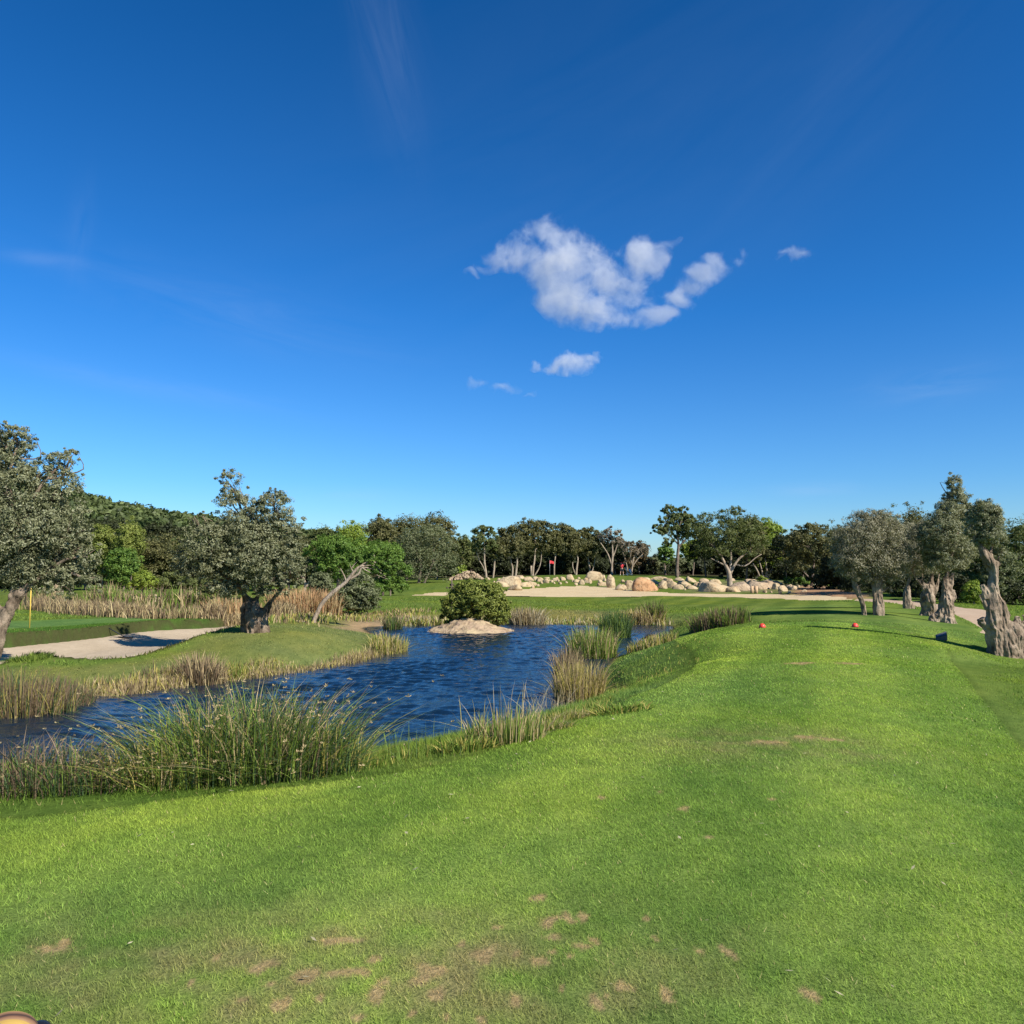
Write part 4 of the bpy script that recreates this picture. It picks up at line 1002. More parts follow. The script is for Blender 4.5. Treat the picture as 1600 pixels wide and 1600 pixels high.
# ================================================================== reeds, bushes
RP = {'green': ((.09, .145, .024), (.20, .265, .045)), 'straw': ((.30, .22, .11), (.48, .38, .20)), 'brown': ((.11, .075, .045), (.23, .165, .10)),
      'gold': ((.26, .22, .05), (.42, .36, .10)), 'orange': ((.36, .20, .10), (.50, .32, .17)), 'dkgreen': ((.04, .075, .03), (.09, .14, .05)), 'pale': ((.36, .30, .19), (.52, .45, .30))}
def pick(pals, n):
    out = np.empty((n, 3)); w = rng.choice(len(pals), n)
    for i, p in enumerate(pals):
        a, c = np.array(RP[p][0]), np.array(RP[p][1]); k = w == i; t = rng.uniform(0, 1, k.sum())[:, None]
        out[k] = a * (1 - t) + c * t
    return out
def gz(x, y): return np.maximum(ground_h(np.asarray(x, float), np.asarray(y, float)), W - .12)
def clump(name, label, px, py, rx, ry, n, h, w, pals, lean=.35, z=None, heads=0, headc='brown', cat='reeds', group=None, droop=.12, D=None, seg=4, out=.6, bent=0.06, hs=1.0):
    if D is not None: cx, cy_ = P(px, py, D)[:2]
    elif z is not None: cx, cy_ = G(px, py, z)
    else: cx, cy_ = hit(px, py, ground_h)
    h = h * hs; root = empty(name, (cx, cy_, float(gz([cx], [cy_])[0]))); tag(root, label, cat, group)
    a = rng.uniform(0, 6.28, n); r = np.sqrt(rng.uniform(0, 1, n))
    lx = np.cos(a) * r * rx; ly = np.sin(a) * r * ry
    bz = gz(cx + lx, cy_ + ly) - root.location.z
    hh = h * rng.uniform(.45, 1.15, n) * (1 - .25 * r)
    az = np.where(rng.uniform(0, 1, n) < out, a, rng.uniform(0, 6.28, n))
    ln = hh * lean * np.abs(rng.normal(0, 1, n)) * (.4 + r)
    bn = rng.uniform(0, 1, n) < bent; ln[bn] = hh[bn] * rng.uniform(.8, 1.4, bn.sum())
    c = pick(pals, n)
    kw = dict(az0=az, droop=droop)
    o = blades(lx, ly, bz - .03, hh * np.where(bn, .55, 1), np.full(n, w) * rng.uniform(.6, 1.4, n), ln, c * .9, 'stems', M['reed'], seg, parent=root, tipcol=c * 1.1, colvar=.15, **kw)
    if heads:
        k = rng.choice(n, heads, replace=False); V = []; C = []
        tx = lx[k] + np.cos(az[k]) * ln[k]; ty = ly[k] + np.sin(az[k]) * ln[k]; tz = bz[k] - .03 + hh[k] * np.where(bn[k], .55, 1) * (1 - droop)
        m_ = 9; n2 = heads * m_
        X = np.repeat(tx, m_); Y = np.repeat(ty, m_); Z = np.repeat(tz, m_)
        d = rng.normal(0, 1, (n2, 3)); d[:, 2] = np.abs(d[:, 2]) * .7 + .1; d /= np.linalg.norm(d, axis=1)[:, None]
        L = rng.uniform(.015, .05, n2)[:, None] * (h / 1.3) 
        p0 = np.stack([X, Y, Z], 1); p1 = p0 + d * L
        s = np.cross(d, rng.normal(0, 1, (n2, 3))); s /= np.linalg.norm(s, axis=1)[:, None]; s *= .0055 * (h / 1.3) ** .5
        Vv = np.stack([p0, p0 * .4 + p1 * .6 - s, p1, p0 * .4 + p1 * .6 + s], 1).reshape(-1, 3)
        cc = np.repeat(pick([headc], n2), 4, 0)
        me = mesh_np('seed_heads', Vv, (np.arange(n2) * 4)[:, None] + np.arange(4)[None], 4, cc)
        link('seed_heads', me, M['reed'], root)['kind'] = 'stuff'
    return root
# the tall sedge bed on the near bank
near = [(30,1238,.75,.5,560,.86,['brown','brown','brown','dkgreen'],'dark brown tangled sedge clump at the left edge of the near bank'),
 (105,1236,.55,.4,380,.72,['dkgreen','green','brown','dkgreen'],'dark green and brown sedge clump second from the left on the near bank'),
 (178,1234,.4,.3,170,.58,['dkgreen','brown','green'],'low ragged sedge clump in the gap where water shows through'),
 (250,1228,.45,.35,560,.78,['green','green','gold','straw'],'yellow-green sedge clump right of the gap on the near bank'),
 (322,1222,.55,.45,760,1.25,['green','green','dkgreen','gold'],'tall green sedge clump left of the middle of the near bed'),
 (385,1218,.55,.45,860,1.42,['green','dkgreen','green','straw'],'tallest green sedge clump in the middle of the near bed'),
 (440,1213,.5,.45,800,1.32,['dkgreen','green','dkgreen','brown'],'dark green sedge clump second from the right of the near bed'),
 (498,1207,.42,.35,520,.95,['green','dkgreen','gold'],'sedge clump at the right end of the near bed, leaning over the water')]
for (px, py, rx, ry, n, h, pl, lab) in near:
    clump('sedge_clump', lab, px, py, rx, ry, int(n * 1.3), h, .0085, pl, .60, None, heads=int(n * .12), headc='straw', group='sedge clumps on the near bank', cat='sedge', bent=.16, hs=.69)
GS = 'reed clumps standing round the pond'
R_ = [
 (28,1112,1.1,.8,1700,1.0,.014,['brown','brown','brown','dkgreen','gold'],'big dark brown reed clump at the left end of the far bank',['brown']),
 (92,1100,.7,.6,1000,.70,.014,['brown','brown','dkgreen'],'rounded dark brown reed clump right of the big one at the left end',['brown']),
 (62,1108,.4,.3,300,.55,.016,['gold','straw'],'small yellow tuft between the two dark clumps at the left end',None),
 (316,1072,.55,.5,900,.95,.02,['brown','brown','straw'],'dark bristly reed clump on the far bank below the tall olive',['brown']),
 (368,1060,.3,.3,260,.6,.018,['gold','green'],'yellowish tuft right of the dark bristly clump',None),
 (608,1022,.6,1.1,700,.85,.022,['gold','green','straw'],'thin yellow-green reeds at the tip of the grass point',None),
 (614,998,.45,.5,420,1.1,.022,['dkgreen','green','brown'],'darker upright reeds behind the tip of the grass point',None),
 (822,982,.9,.5,900,1.25,.03,['straw','brown','pale'],'pale reeds standing in the water right of the island',None),
 (905,1102,.55,.9,1500,1.1,.013,['straw','gold','gold','brown'],'big golden dry reed clump on the near right shore',['brown']),
 (888,1070,.4,.6,500,1.05,.016,['straw','brown'],'thin brown reeds behind the golden clump, furthest into the water',None),
 (925,1040,.8,1.4,1500,1.3,.022,['green','straw','green'],'mixed green and straw reeds behind the golden clump',None),
 (962,1020,.6,1.2,1200,1.5,.022,['dkgreen','green','dkgreen'],'dark green upright reeds on the point right of the golden clump',None),
 (1002,974,1.1,.7,900,1.0,.03,['brown','straw','gold'],'brown reed clump at the far right corner of the pond, left one',None),
 (1022,972,.6,.5,600,1.35,.03,['brown','green'],'taller dark reed clump at the far right corner of the pond',None),
 (975,975,.8,.4,500,.8,.03,['straw','gold'],'low golden reeds left of the corner clumps',None),
 (1118,980,.9,.7,1100,.85,.022,['brown','brown','green'],'purple-brown bristly clump in the dip left of the red markers',['brown']),
 (1145,976,.6,.6,500,.8,.022,['green','brown'],'greener tuft at the right side of the purple-brown clump',None),
 (1020,1010,.8,.8,700,.5,.022,['gold','straw','green'],'low brownish weed tuft on the point by the pond corner',['brown']),
 (476,960,2.0,1.2,1900,1.75,.04,['orange','straw','orange'],'tall orange and straw reed clump behind the tall olive',['orange']),
 (365,966,1.4,.6,800,1.25,.04,['straw','orange'],'straw coloured reed clump just left of the tall olive trunk',None),
 (790,1158,.4,.3,500,.45,.010,['green','straw'],'rounded green grass tussock at the water edge on the near shore',None),
]
for (px, py, rx, ry, n, h, w, pl, lab, hd) in R_:
    clump('reed_clump', lab, px, py, rx, ry, n, h, w, pl, .22, None, heads=(n // 12 if hd else 0), headc=(hd[0] if hd else 'brown'), group=GS, cat='reeds', bent=.05)
clump('sparse_reeds', 'few tall thin straw reeds rising from the water by the rounded tussock', 785, 1148, .75, .5, 70, 1.15, .012, ['gold','pale','straw'], .25, W, cat='reeds')
clump('sparse_reeds', 'sparse bent grey stalks in the water left of the golden clump', 862, 1112, .55, .5, 90, .75, .010, ['pale','straw'], .5, W, cat='reeds', bent=.35)
clump('sparse_reeds', 'few thin green stalks in the water near the white flowered weed', 672, 1180, .6, .3, 50, .45, .008, ['dkgreen','green'], .2, None, cat='reeds')
for (px, py, lab) in [(850, 1140, 'straw coloured low tussock at the water edge, left of two'), (880, 1125, 'straw coloured low tussock at the water edge, right of two')]:
    clump('grass_tussock', lab, px, py, .32, .22, 700, .17, .010, ['straw', 'gold', 'green'], .7, None, cat='tussock', seg=2)
clump('broadleaf_weed', 'leafy green weed growing on the bank right of the tussocks', 972, 1112, .35, .2, 260, .16, .022, ['green', 'green', 'gold'], .8, None, cat='weed', seg=3)
clump('broadleaf_weed', 'bushy green weed at the shore right of the white flowered weed', 728, 1172, .28, .2, 420, .19, .014, ['green', 'green', 'gold'], .5, None, cat='weed', seg=3)
clump('grass_hummock', 'small rounded hummock of green grass in the near end of the sand bunker', 30, 1028, .85, .6, 2600, .22, .02, ['green'], .6, None, D=21.3, cat='hummock', seg=2, bent=0)
def fringe(name, label, pts, n, depth, h, w, pals, z0=None, dens=None):
    P_ = smooth_poly(np.array([hit(a, c, ground_h) if z0 is None else G(a, c, z0) for a, c in pts]), 6, False)
    seg = np.hypot(*np.diff(P_, axis=0).T); cs = np.concatenate([[0], np.cumsum(seg)])
    t = rng.uniform(0, cs[-1], n); x = np.interp(t, cs, P_[:, 0]); y = np.interp(t, cs, P_[:, 1])
    x = x + rng.normal(0, depth * .5, n); y = y + rng.uniform(-depth, depth, n)
    k = fbm(t * .9, t * 0 + 3, seed=int(n) % 97, oct=3) * .5 + .6 > rng.uniform(0, 1, n); x, y = x[k], y[k]; m_ = len(x)
    hh = h * rng.uniform(.35, 1.2, m_) * (.75 + .6 * fbm(x * .8, y * .8, seed=5))
    c = pick(pals, m_); ln = hh * np.abs(rng.normal(0, .28, m_))
    z = gz(x, y)
    blades(x, y, z - .03, hh, np.full(m_, w) * rng.uniform(.6, 1.5, m_), ln, c * .9, name, M['reed'], 3, label, .18, None, c * 1.1, az0=rng.uniform(0, 6.28, m_), droop=.1)
fringe('dry_reeds', 'dry straw fringe of reeds along the left far shore', [(-60,1118),(60,1112),(130,1093),(200,1083),(330,1066),(420,1055),(480,1047),(540,1036),(590,1024)], 9000, .35, .42, .018, ['straw','brown','gold','straw'], W)
fringe('dry_reeds', 'short brown growth on the bank above the left far shore', [(130,1085),(200,1075),(290,1062),(380,1052),(450,1044)], 5000, .5, .32, .018, ['straw','brown','gold'])
fringe('dry_reeds', 'pale reed fringe along the far shore behind the island', [(640,977),(700,975),(780,974),(860,974),(950,975),(1035,976)], 5200, .7, .55, .04, ['straw','gold','pale','green'], W)
fringe('reed_bed', 'long bed of pale brown reeds behind the left putting green', [(60,952),(110,957),(160,962),(230,965),(300,965),(350,966),(430,965),(455,964)], 16000, .8, .85, .036, ['straw','brown','brown','straw'])
fringe('reed_bed', 'dull green scrub at the back of the reed bed', [(60,945),(130,948),(200,950),(280,950),(350,950)], 4500, 1.0, 1.5, .06, ['brown','green','straw'])
fringe('lip_grass', 'grass overhanging the lip of the near sand bunker', [(40,1002),(100,996),(150,991),(230,982),(300,978),(345,975),(352,968)], 11000, .16, .19, .022, ['dkgreen','dkgreen','green'], -.52)  # mostly dark green blades, the shade of the lip put into their colour
fringe('heather', 'low brown scrub on the sandy bank beyond the bunker', [(430,972),(470,966),(520,966),(560,968),(600,962),(650,955)], 5200, 1.3, .42, .05, ['brown','straw','gold','green'])
fringe('shore_grass', 'green grass hanging over the near shore', [(-200,1215),(0,1212),(200,1212),(400,1208),(560,1200),(640,1186),(700,1176),(760,1163),(830,1140),(880,1116),(935,1104),(950,1080)], 9000, .22, .17, .010, ['green','green','green','gold'])
fringe('slope_weeds', 'pale leafy weeds scattered over the grassy slope by the pond', [(960,1060),(1000,1040),(1040,1020),(1070,1030),(1010,1060),(960,1085)], 1500, .9, .13, .018, ['green','gold','green'])

def bush(name, label, px, py, D, blobs, pal, cnt, ll, cat='bush', clr=.34, trunk=None, group=None, seed=0, lm='leaf'):
    return make_tree(name, label, (px, py), D, blobs, pal, cnt, ll, ll * .5, trunk or [[(px, py + 1, 1.5), (px, py - 8, 1.2), (px, py - 16, .6)]], 'bark_dark', cat, group, clr=clr, seed=seed, limb_r=.04, twigs=1, sides=6, leafmat=lm, shell=.7)
bush('island_bush', 'dense rounded green bush covering the top of the rocky island', 745, 962, 36.5,
  [(745,932,40,24),(712,948,22,20),(725,930,24,18),(765,925,26,16),(778,946,18,22),(740,916,22,8),(782,962,14,16),(703,962,14,14),(752,950,38,16),(720,965,16,9),(770,962,16,14)], 'bush', 42000, .11, clr=.26, seed=201, trunk=[[(745,966,2.5),(742,958,2),(735,950,1.4)],[(748,966,2),(758,956,1.6),(768,946,1)]])
bush('bush', 'grey-green bush under the fork of the leaning bare tree', 555, 962, 44, [(560,915,26,22),(545,935,26,20),(575,935,20,22),(530,945,16,14),(565,948,24,14)], 'olive_far', 14000, .13, seed=202)
bush('bush', 'bluish green rounded bush left of the leaning bare trunk', 503, 955, 46, [(500,910,18,16),(508,925,18,16),(492,925,12,14),(505,942,20,14)], 'olive_far', 8000, .13, seed=203)
bush('bush', 'dark green low bush at the foot of the bright green tree', 610, 928, 66, [(610,912,26,12),(590,918,14,9),(628,918,14,8)], 'green', 6500, .16, seed=204)
bush('bush', 'yellow-green bush at the wood edge right of the wide dark olive', 722, 903, 100, [(722,893,10,10),(716,899,9,6),(730,898,8,6)], 'bright', 3500, .22, seed=205)
bush('bush', 'light green bush in front of the dark wood beside the dirt path', 1522, 946, 48, [(1520,925,15,16),(1530,932,12,12),(1512,934,10,10)], 'bright', 6500, .12, seed=206)
bush('bush', 'green bush growing on top of the boulders under the bare shrub', 1193, 915, 92, [(1192,906,8,6),(1196,909,6,4)], 'bright', 1800, .18, seed=207)
bush('bush', 'dark green bush between the boulders right of the big sandstone', 1232, 917, 88, [(1232,908,8,7),(1238,911,6,5)], 'green', 1800, .18, seed=208)
bush('bush', 'green bush left of the pale trunk by the dirt slope', 1255, 914, 90, [(1252,908,12,6),(1262,909,8,5)], 'green', 2200, .18, seed=209)
bush('bush', 'yellowish bush below the wooded hill beside the green pines', 222, 928, 74, [(225,905,18,14),(240,912,16,10),(212,915,12,9)], 'bright', 6000, .16, seed=210)
bush('bush', 'broad green thicket at the foot of the hill left of the tall olive', 280, 930, 74, [(270,908,24,14),(300,912,22,12),(330,915,22,10),(255,916,16,9)], 'oak', 9500, .17, seed=211)
bush('bush', 'thicket behind the reeds just left of the tall olive trunk', 345, 932, 70, [(345,916,26,12),(370,920,18,9)], 'oak', 6500, .17, seed=212)
bush('weed_bush', 'small white flowered weed standing on the near shore', 636, 1196, 11.6, [(636,1172,15,11),(632,1182,10,8),(644,1180,9,8)], 'bare', 3200, .016, cat='weed', seed=213, clr=.4)
bush('bush', 'dry brown twiggy bush beside the golden reed clump on the point', 1018, 1010, 27, [(1016,1000,12,8),(1006,1006,9,5)], 'rust', 3500, .06, seed=214)
bush('bush', 'small dry brown bush sprouting at the left top of the island bush', 706, 922, 38, [(705,918,7,6),(710,923,6,4)], 'bare', 1500, .07, seed=215)
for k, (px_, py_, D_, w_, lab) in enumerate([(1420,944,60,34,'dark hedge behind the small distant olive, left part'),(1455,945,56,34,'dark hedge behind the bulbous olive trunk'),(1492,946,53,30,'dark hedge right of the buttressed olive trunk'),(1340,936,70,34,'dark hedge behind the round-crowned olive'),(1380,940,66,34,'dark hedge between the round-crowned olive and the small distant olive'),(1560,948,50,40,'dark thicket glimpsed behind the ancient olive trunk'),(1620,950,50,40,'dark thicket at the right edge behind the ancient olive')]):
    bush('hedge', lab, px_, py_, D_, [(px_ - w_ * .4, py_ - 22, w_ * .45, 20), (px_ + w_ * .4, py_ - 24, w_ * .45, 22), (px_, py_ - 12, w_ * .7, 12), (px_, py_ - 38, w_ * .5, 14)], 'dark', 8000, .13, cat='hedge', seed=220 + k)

# ================================================================== rocks
def rock_mesh(w, d, h, seed, sub=3, cuts=10, rough=.07, sink=.25):
    bm = bmesh.new(); bmesh.ops.create_icosphere(bm, subdivisions=sub, radius=1)
    co = np.array([v.co for v in bm.verts]); r_ = np.random.default_rng(seed)
    for k in range(cuts):
        n = r_.normal(0, 1, 3); n[2] = abs(n[2]) * .6; n /= np.linalg.norm(n); t = r_.uniform(.5, .85)
        dd = co @ n; m_ = dd > t; co[m_] -= (dd[m_] - t)[:, None] * n * .92
    nz = fbm(co[:, 0] * 1.5, co[:, 1] * 1.5, co[:, 2] * 1.5, seed, 4) + .4 * fbm(co[:, 0] * 5, co[:, 1] * 5, co[:, 2] * 5, seed + 3, 3)
    co *= (1 + rough * 1.8 * nz)[:, None]
    co -= 0; co[:, 0] *= w / 2 / .93; co[:, 1] *= d / 2 / .93
    zt = co[:, 2].max(); co[:, 2] = (co[:, 2] / zt) * h / (1 - sink)* .5 + h * .5 / (1 - sink) - h * sink / (1 - sink)
    for v, c in zip(bm.verts, co): v.co = c
    return bm_mesh('rock', bm, True)
ROCKS = [ # px, base py, w, h, material, D override, label
 (1010,923,40,27,'rock_orange','biggest orange boulder, in the middle of the row above the far bunker'),
 (984,920,20,17,'rock','pale boulder leaning on the left side of the big orange boulder'),
 (1029,906,26,7,'rock','flat pale slab behind the big orange boulder'),
 (1036,920,22,17,'rock','cracked pale boulder touching the right side of the big orange boulder'),
 (1052,919,18,14,'rock','pale boulder second to the right of the big orange boulder'),
 (1066,914,12,9,'rock','small pale boulder above the gap right of the cracked boulders'),
 (956,917,14,25,'rock','tall upright tan rock standing above the sand'),
 (928,907,26,19,'rock','pale dome-shaped boulder on the rise left of the golfer'),
 (942,905,12,9,'rock','pale boulder against the right flank of the dome-shaped one'),
 (891,906,16,11,'rock','rounded pale boulder on the green left of the dome-shaped one'),
 (879,907,10,8,'rock','small boulder touching the left of the rounded pale boulder'),
 (909,913,10,10,'rock','pointed yellowish stone just above the sand edge'),
 (1081,910,20,10,'rock','pale boulder with a flat top, right of the cracked boulders'),
 (1082,921,17,8,'rock','low yellowish boulder alone in the grass below the flat-topped one'),
 (1114,925,44,21,'rock','broad sandstone boulder left of the branching oak trunk'),
 (1102,910,18,8,'rock_grey','grey slab above the broad sandstone boulder'),
 (1162,923,40,18,'rock_grey','long weathered sandstone boulder right of the branching oak trunk'),
 (1188,921,36,16,'rock_grey','weathered boulder behind the two wooden posts'),
 (1205,918,22,14,'rock_grey','grey boulder sloping down right of the wooden posts'),
 (1214,921,16,13,'rock','tilted pale boulder in the middle of the right group'),
 (1225,924,14,12,'rock','pointed grey boulder at the right of the tilted one'),
 (1242,922,13,9,'rock','small pale boulder between two bushes on the right'),
 (1257,925,8,5,'rock','last small stone at the right end before the dirt slope'),
 (1190,900,20,6,'rock_grey','flat tan slab under the bare many-stemmed shrub'),
 (1143,908,18,6,'rock_grey','low slab behind the branching oak trunk'),
 (1172,910,20,7,'rock_grey','flat pale slab on top of the weathered boulders'),
 (796,917,38,22,'rock','biggest pale boulder at the left end of the row, beside the island bush'),
 (819,917,26,10,'rock','low flat boulder spreading right of the biggest left boulder'),
 (812,905,16,8,'rock','boulder peeping over the biggest left boulder'),
 (825,908,18,9,'rock','pinkish boulder in the second row near the pin flag'),
 (838,907,14,8,'rock','pale boulder left of the pin flag'),
 (843,909,13,9,'rock','rounded boulder just below the pin flag'),
 (855,904,10,3,'rock','flat stone at the foot of the pin flag'),
 (1045,908,16,6,'rock','flat stone behind the cracked boulders'),
]
for k, (px_, py_, w_, h_, mt, lab) in enumerate(ROCKS):
    x, y = hit(px_, py_, base_h); s = S(y)
    z = float(base_h(np.array([x]), np.array([y]))[0])
    o = link('boulder', rock_mesh(w_ * s * 1.12, w_ * s * .8, h_ * s * .78, 300 + k), M[mt], None, (x, y + w_ * s * .3, z)); tag(o, lab, 'boulder', 'boulders on the rise above the far bunker')
for k, (px_, py_, w_, h_) in enumerate([(995,915,18,9),(1022,913,20,8),(1044,914,20,9),(1060,921,16,8),(1072,915,16,7),(970,921,16,8),(1092,917,16,8),(1130,924,22,10),(1148,925,20,9),(1100,918,20,9),(784,917,18,9),(806,921,22,8),(830,915,16,6),(1178,915,24,9),(1200,913,22,8),(1216,914,16,7),(1236,919,14,6),(918,911,14,6),(1006,909,24,7),(1062,908,18,6),(1118,912,22,7),(944,915,14,6),(868,908,12,5),(901,910,12,5)]):
    x, y = hit(px_, py_, base_h); s = S(y); z = float(base_h(np.array([x]), np.array([y]))[0])
    o = link('boulder', rock_mesh(w_ * s * 1.15, w_ * s * .8, h_ * s, 500 + k), M['rock'], None, (x, y + w_ * s * .25, z)); tag(o, 'mid-sized pale beige rock filling the row of boulders above the far bunker', 'boulder', 'mid-sized rocks filling the boulder row')
sm = [rock_mesh(1, .9, .6, 400 + k, 2, 5) for k in range(4)]
k = 0
for (px_, py_, w_) in [(904,905,5),(870,906,6),(862,910,5),(853,911,9),(846,912,6),(858,908,4),(866,912,4),(828,914,8),(833,918,5),(875,913,5),(938,911,7),(936,915,6),(945,908,6),(973,910,6),(922,912,4),(900,914,5),(895,909,4),(885,911,4),(1062,907,6),(1072,918,6),(1075,905,6),(1090,916,6),(1070,922,4),(1094,908,5),(1233,926,5),(1248,918,5),(1219,927,5),(1195,926,6),(1205,926,4),(915,907,6),(969,915,4),(948,913,5),(841,916,5),(872,909,4),(780,908,6),(763,906,6),(772,911,5),(787,905,5)]:
    x, y = hit(px_, py_, base_h); s = S(y) * w_; z = float(base_h(np.array([x]), np.array([y]))[0])
    o = link('stone', sm[k % 4], None if k >= 4 else M['rock'], None, (x, y, z - .02)); o.scale = (s * 1.2, s * 1.1, s * 1.35); o.rotation_euler = (0, 0, k * 1.3)
    tag(o, 'small pale stone scattered in the grass among the boulders above the far bunker', 'stone', 'small stones scattered among the boulders'); k += 1
def pile(name, label, px_, py_, w_, h_, D, n, sz, cat, mt='rock_grey'):
    p = P(px_, py_, D); z = float(base_h(p[:1], p[1:2])[0]); s = S(D)
    root = empty(name, (p[0], p[1], z)); tag(root, label, cat)
    V = []; Fs = []; r_ = np.random.default_rng(n)
    for i_ in range(n):
        t = r_.uniform(-1, 1); prof = (1 - abs(t) ** 3) * (.75 + .25 * math.sin(t * 3 + 1))
        cz = r_.uniform(0, 1) ** .8 * h_ * s * prof
        c = np.array([t * w_ * s / 2, r_.uniform(-.35, .35) * h_ * s * (1.3 - cz / (h_ * s)), cz])
        bm = bmesh.new(); bmesh.ops.create_icosphere(bm, subdivisions=2, radius=1)
        co = np.array([v.co for v in bm.verts]); 
        for q in range(5):
            nn = r_.normal(0, 1, 3); nn /= np.linalg.norm(nn); dd = co @ nn; mm = dd > .6; co[mm] -= (dd[mm] - .6)[:, None] * nn
        co = co * r_.uniform(.6, 1.2, 3) * sz + c; b0 = len(V)
        V += list(co); Fs += [tuple(b0 + v.index for v in f.verts) for f in bm.faces]; bm.free()
    me = mesh_py('stones', V, Fs); link('stones', me, M[mt], root); return root
pile('stone_wall', 'low heap-like dry stone wall in front of the wood, left of the slender trees', 729, 911, 54, 13, 98, 240, .22, 'stone wall')
pile('stone_cairn', 'pale stepped stone cairn beside the small olive under the left olive', 86, 930, 12, 16, 62, 60, .14, 'cairn', 'rock')

# the rocky island
def island():
    cx, cy_ = G(730, 978, W); cy_ = 36.3; cx = float(ray(735, 978)[0] * cy_)
    s = S(36.3)
    nx, ny = 150, 90
    u = np.linspace(-1, 1, nx); v = np.linspace(-1, 1, ny); U, Vv = np.meshgrid(u, v, indexing='ij')
    x = U * 2.05; y = Vv * 1.6
    r = np.hypot(U, Vv) + .10 * fbm(U * 2.5, Vv * 2.5, seed=61)
    z = .62 * np.clip(1 - r ** 1.5, -.4, 1) ** 1 
    z = np.where(U > .25, z * (1 - .45 * sstep(.25, .8, U)), z); z = z * (1 - .25 * sstep(-.2, -1, U))
    st = np.round(z / .16 + .6 * fbm(U * 3, Vv * 3, seed=63)) * .16
    z = z * .72 + st * .28 + .07 * fbm(U * 6, Vv * 5, seed=64) + .015 * fbm(U * 18, Vv * 16, seed=65)
    z = np.where(r > .96, np.minimum(z, -.05 - (r - .96)), z)
    V = np.stack([x.ravel(), y.ravel(), z.ravel() - .02], 1); idx = np.arange(nx * ny).reshape(nx, ny)
    Fc = np.stack([idx[:-1, :-1], idx[1:, :-1], idx[1:, 1:], idx[:-1, 1:]], -1).reshape(-1, 4)
    me = mesh_np('island_rock', V, Fc, 4, None, True)
    tag(link('island_rock', me, M['island'], None, (cx, cy_, W)), 'low stepped pinkish rock island in the pond carrying the round bush', 'rock island')
island()
# ================================================================== props
def cyl(bm, p0, p1, r0, r1=None, n=12, caps=True):
    p0 = Vector(p0); p1 = Vector(p1); r1 = r0 if r1 is None else r1
    d = (p1 - p0); q = d.to_track_quat('Z', 'Y'); 
    a = [bm.verts.new(p0 + q @ Vector((math.cos(2*math.pi*k/n) * r0, math.sin(2*math.pi*k/n) * r0, 0))) for k in range(n)]
    c = [bm.verts.new(p1 + q @ Vector((math.cos(2*math.pi*k/n) * r1, math.sin(2*math.pi*k/n) * r1, 0))) for k in range(n)]
    for k in range(n): bm.faces.new((a[k], a[(k+1) % n], c[(k+1) % n], c[k]))
    if caps: bm.faces.new(a[::-1]); bm.faces.new(c)
def box(bm, c, sx, sy, sz, rot=None, bevel=0):
    g = bmesh.ops.create_cube(bm, size=1); vs = g['verts']
    bmesh.ops.scale(bm, vec=(sx, sy, sz), verts=vs)
    if rot is not None: bmesh.ops.rotate(bm, cent=(0, 0, 0), matrix=rot, verts=vs)
    bmesh.ops.translate(bm, vec=c, verts=vs)
    if bevel:
        es = list({e for v in vs for e in v.link_edges}); bmesh.ops.bevel(bm, geom=es, offset=bevel, segments=2, affect='EDGES')
def torus(bm, c, R, r, axis='X', n=20, m=6):
    V = []
    for i in range(n):
        a = 2 * math.pi * i / n; row = []
        for j in range(m):
            t = 2 * math.pi * j / m; rad = R + r * math.cos(t); h = r * math.sin(t)
            p = (h, rad * math.cos(a), rad * math.sin(a)) if axis == 'X' else (rad * math.cos(a), h, rad * math.sin(a))
            row.append(bm.verts.new((c[0] + p[0], c[1] + p[1], c[2] + p[2])))
        V.append(row)
    for i in range(n):
        for j in range(m): bm.faces.new((V[i][j], V[(i+1) % n][j], V[(i+1) % n][(j+1) % m], V[i][(j+1) % m]))
M['red'] = simple_mat('red_paint', (.72, .05, .03), .45, nscale=20)
M['red_cloth'] = simple_mat('red_cloth', (.80, .055, .06), .8, nscale=12)
M['yellow'] = simple_mat('yellow_paint', (.75, .52, .10), .4)
M['white'] = simple_mat('white_paint', (.78, .78, .75), .4)
M['dark'] = simple_mat('dark_cloth', (.018, .022, .035), .8)
M['black'] = simple_mat('black_plastic', (.012, .012, .013), .35)
M['slate'] = simple_mat('slate_grey', (.07, .068, .066), .5, nscale=30)
M['skin'] = simple_mat('skin', (.50, .30, .21), .55, noise_amt=.05)
M['hair'] = simple_mat('hair', (.30, .28, .26), .8)
M['blue_cloth'] = simple_mat('pale_blue_cloth', (.45, .58, .75), .8)
M['grey_metal'] = simple_mat('grey_metal', (.35, .35, .36), .45, .4)
M['wood'] = simple_mat('post_wood', (.48, .32, .18), .8, nscale=14, bump=.01)
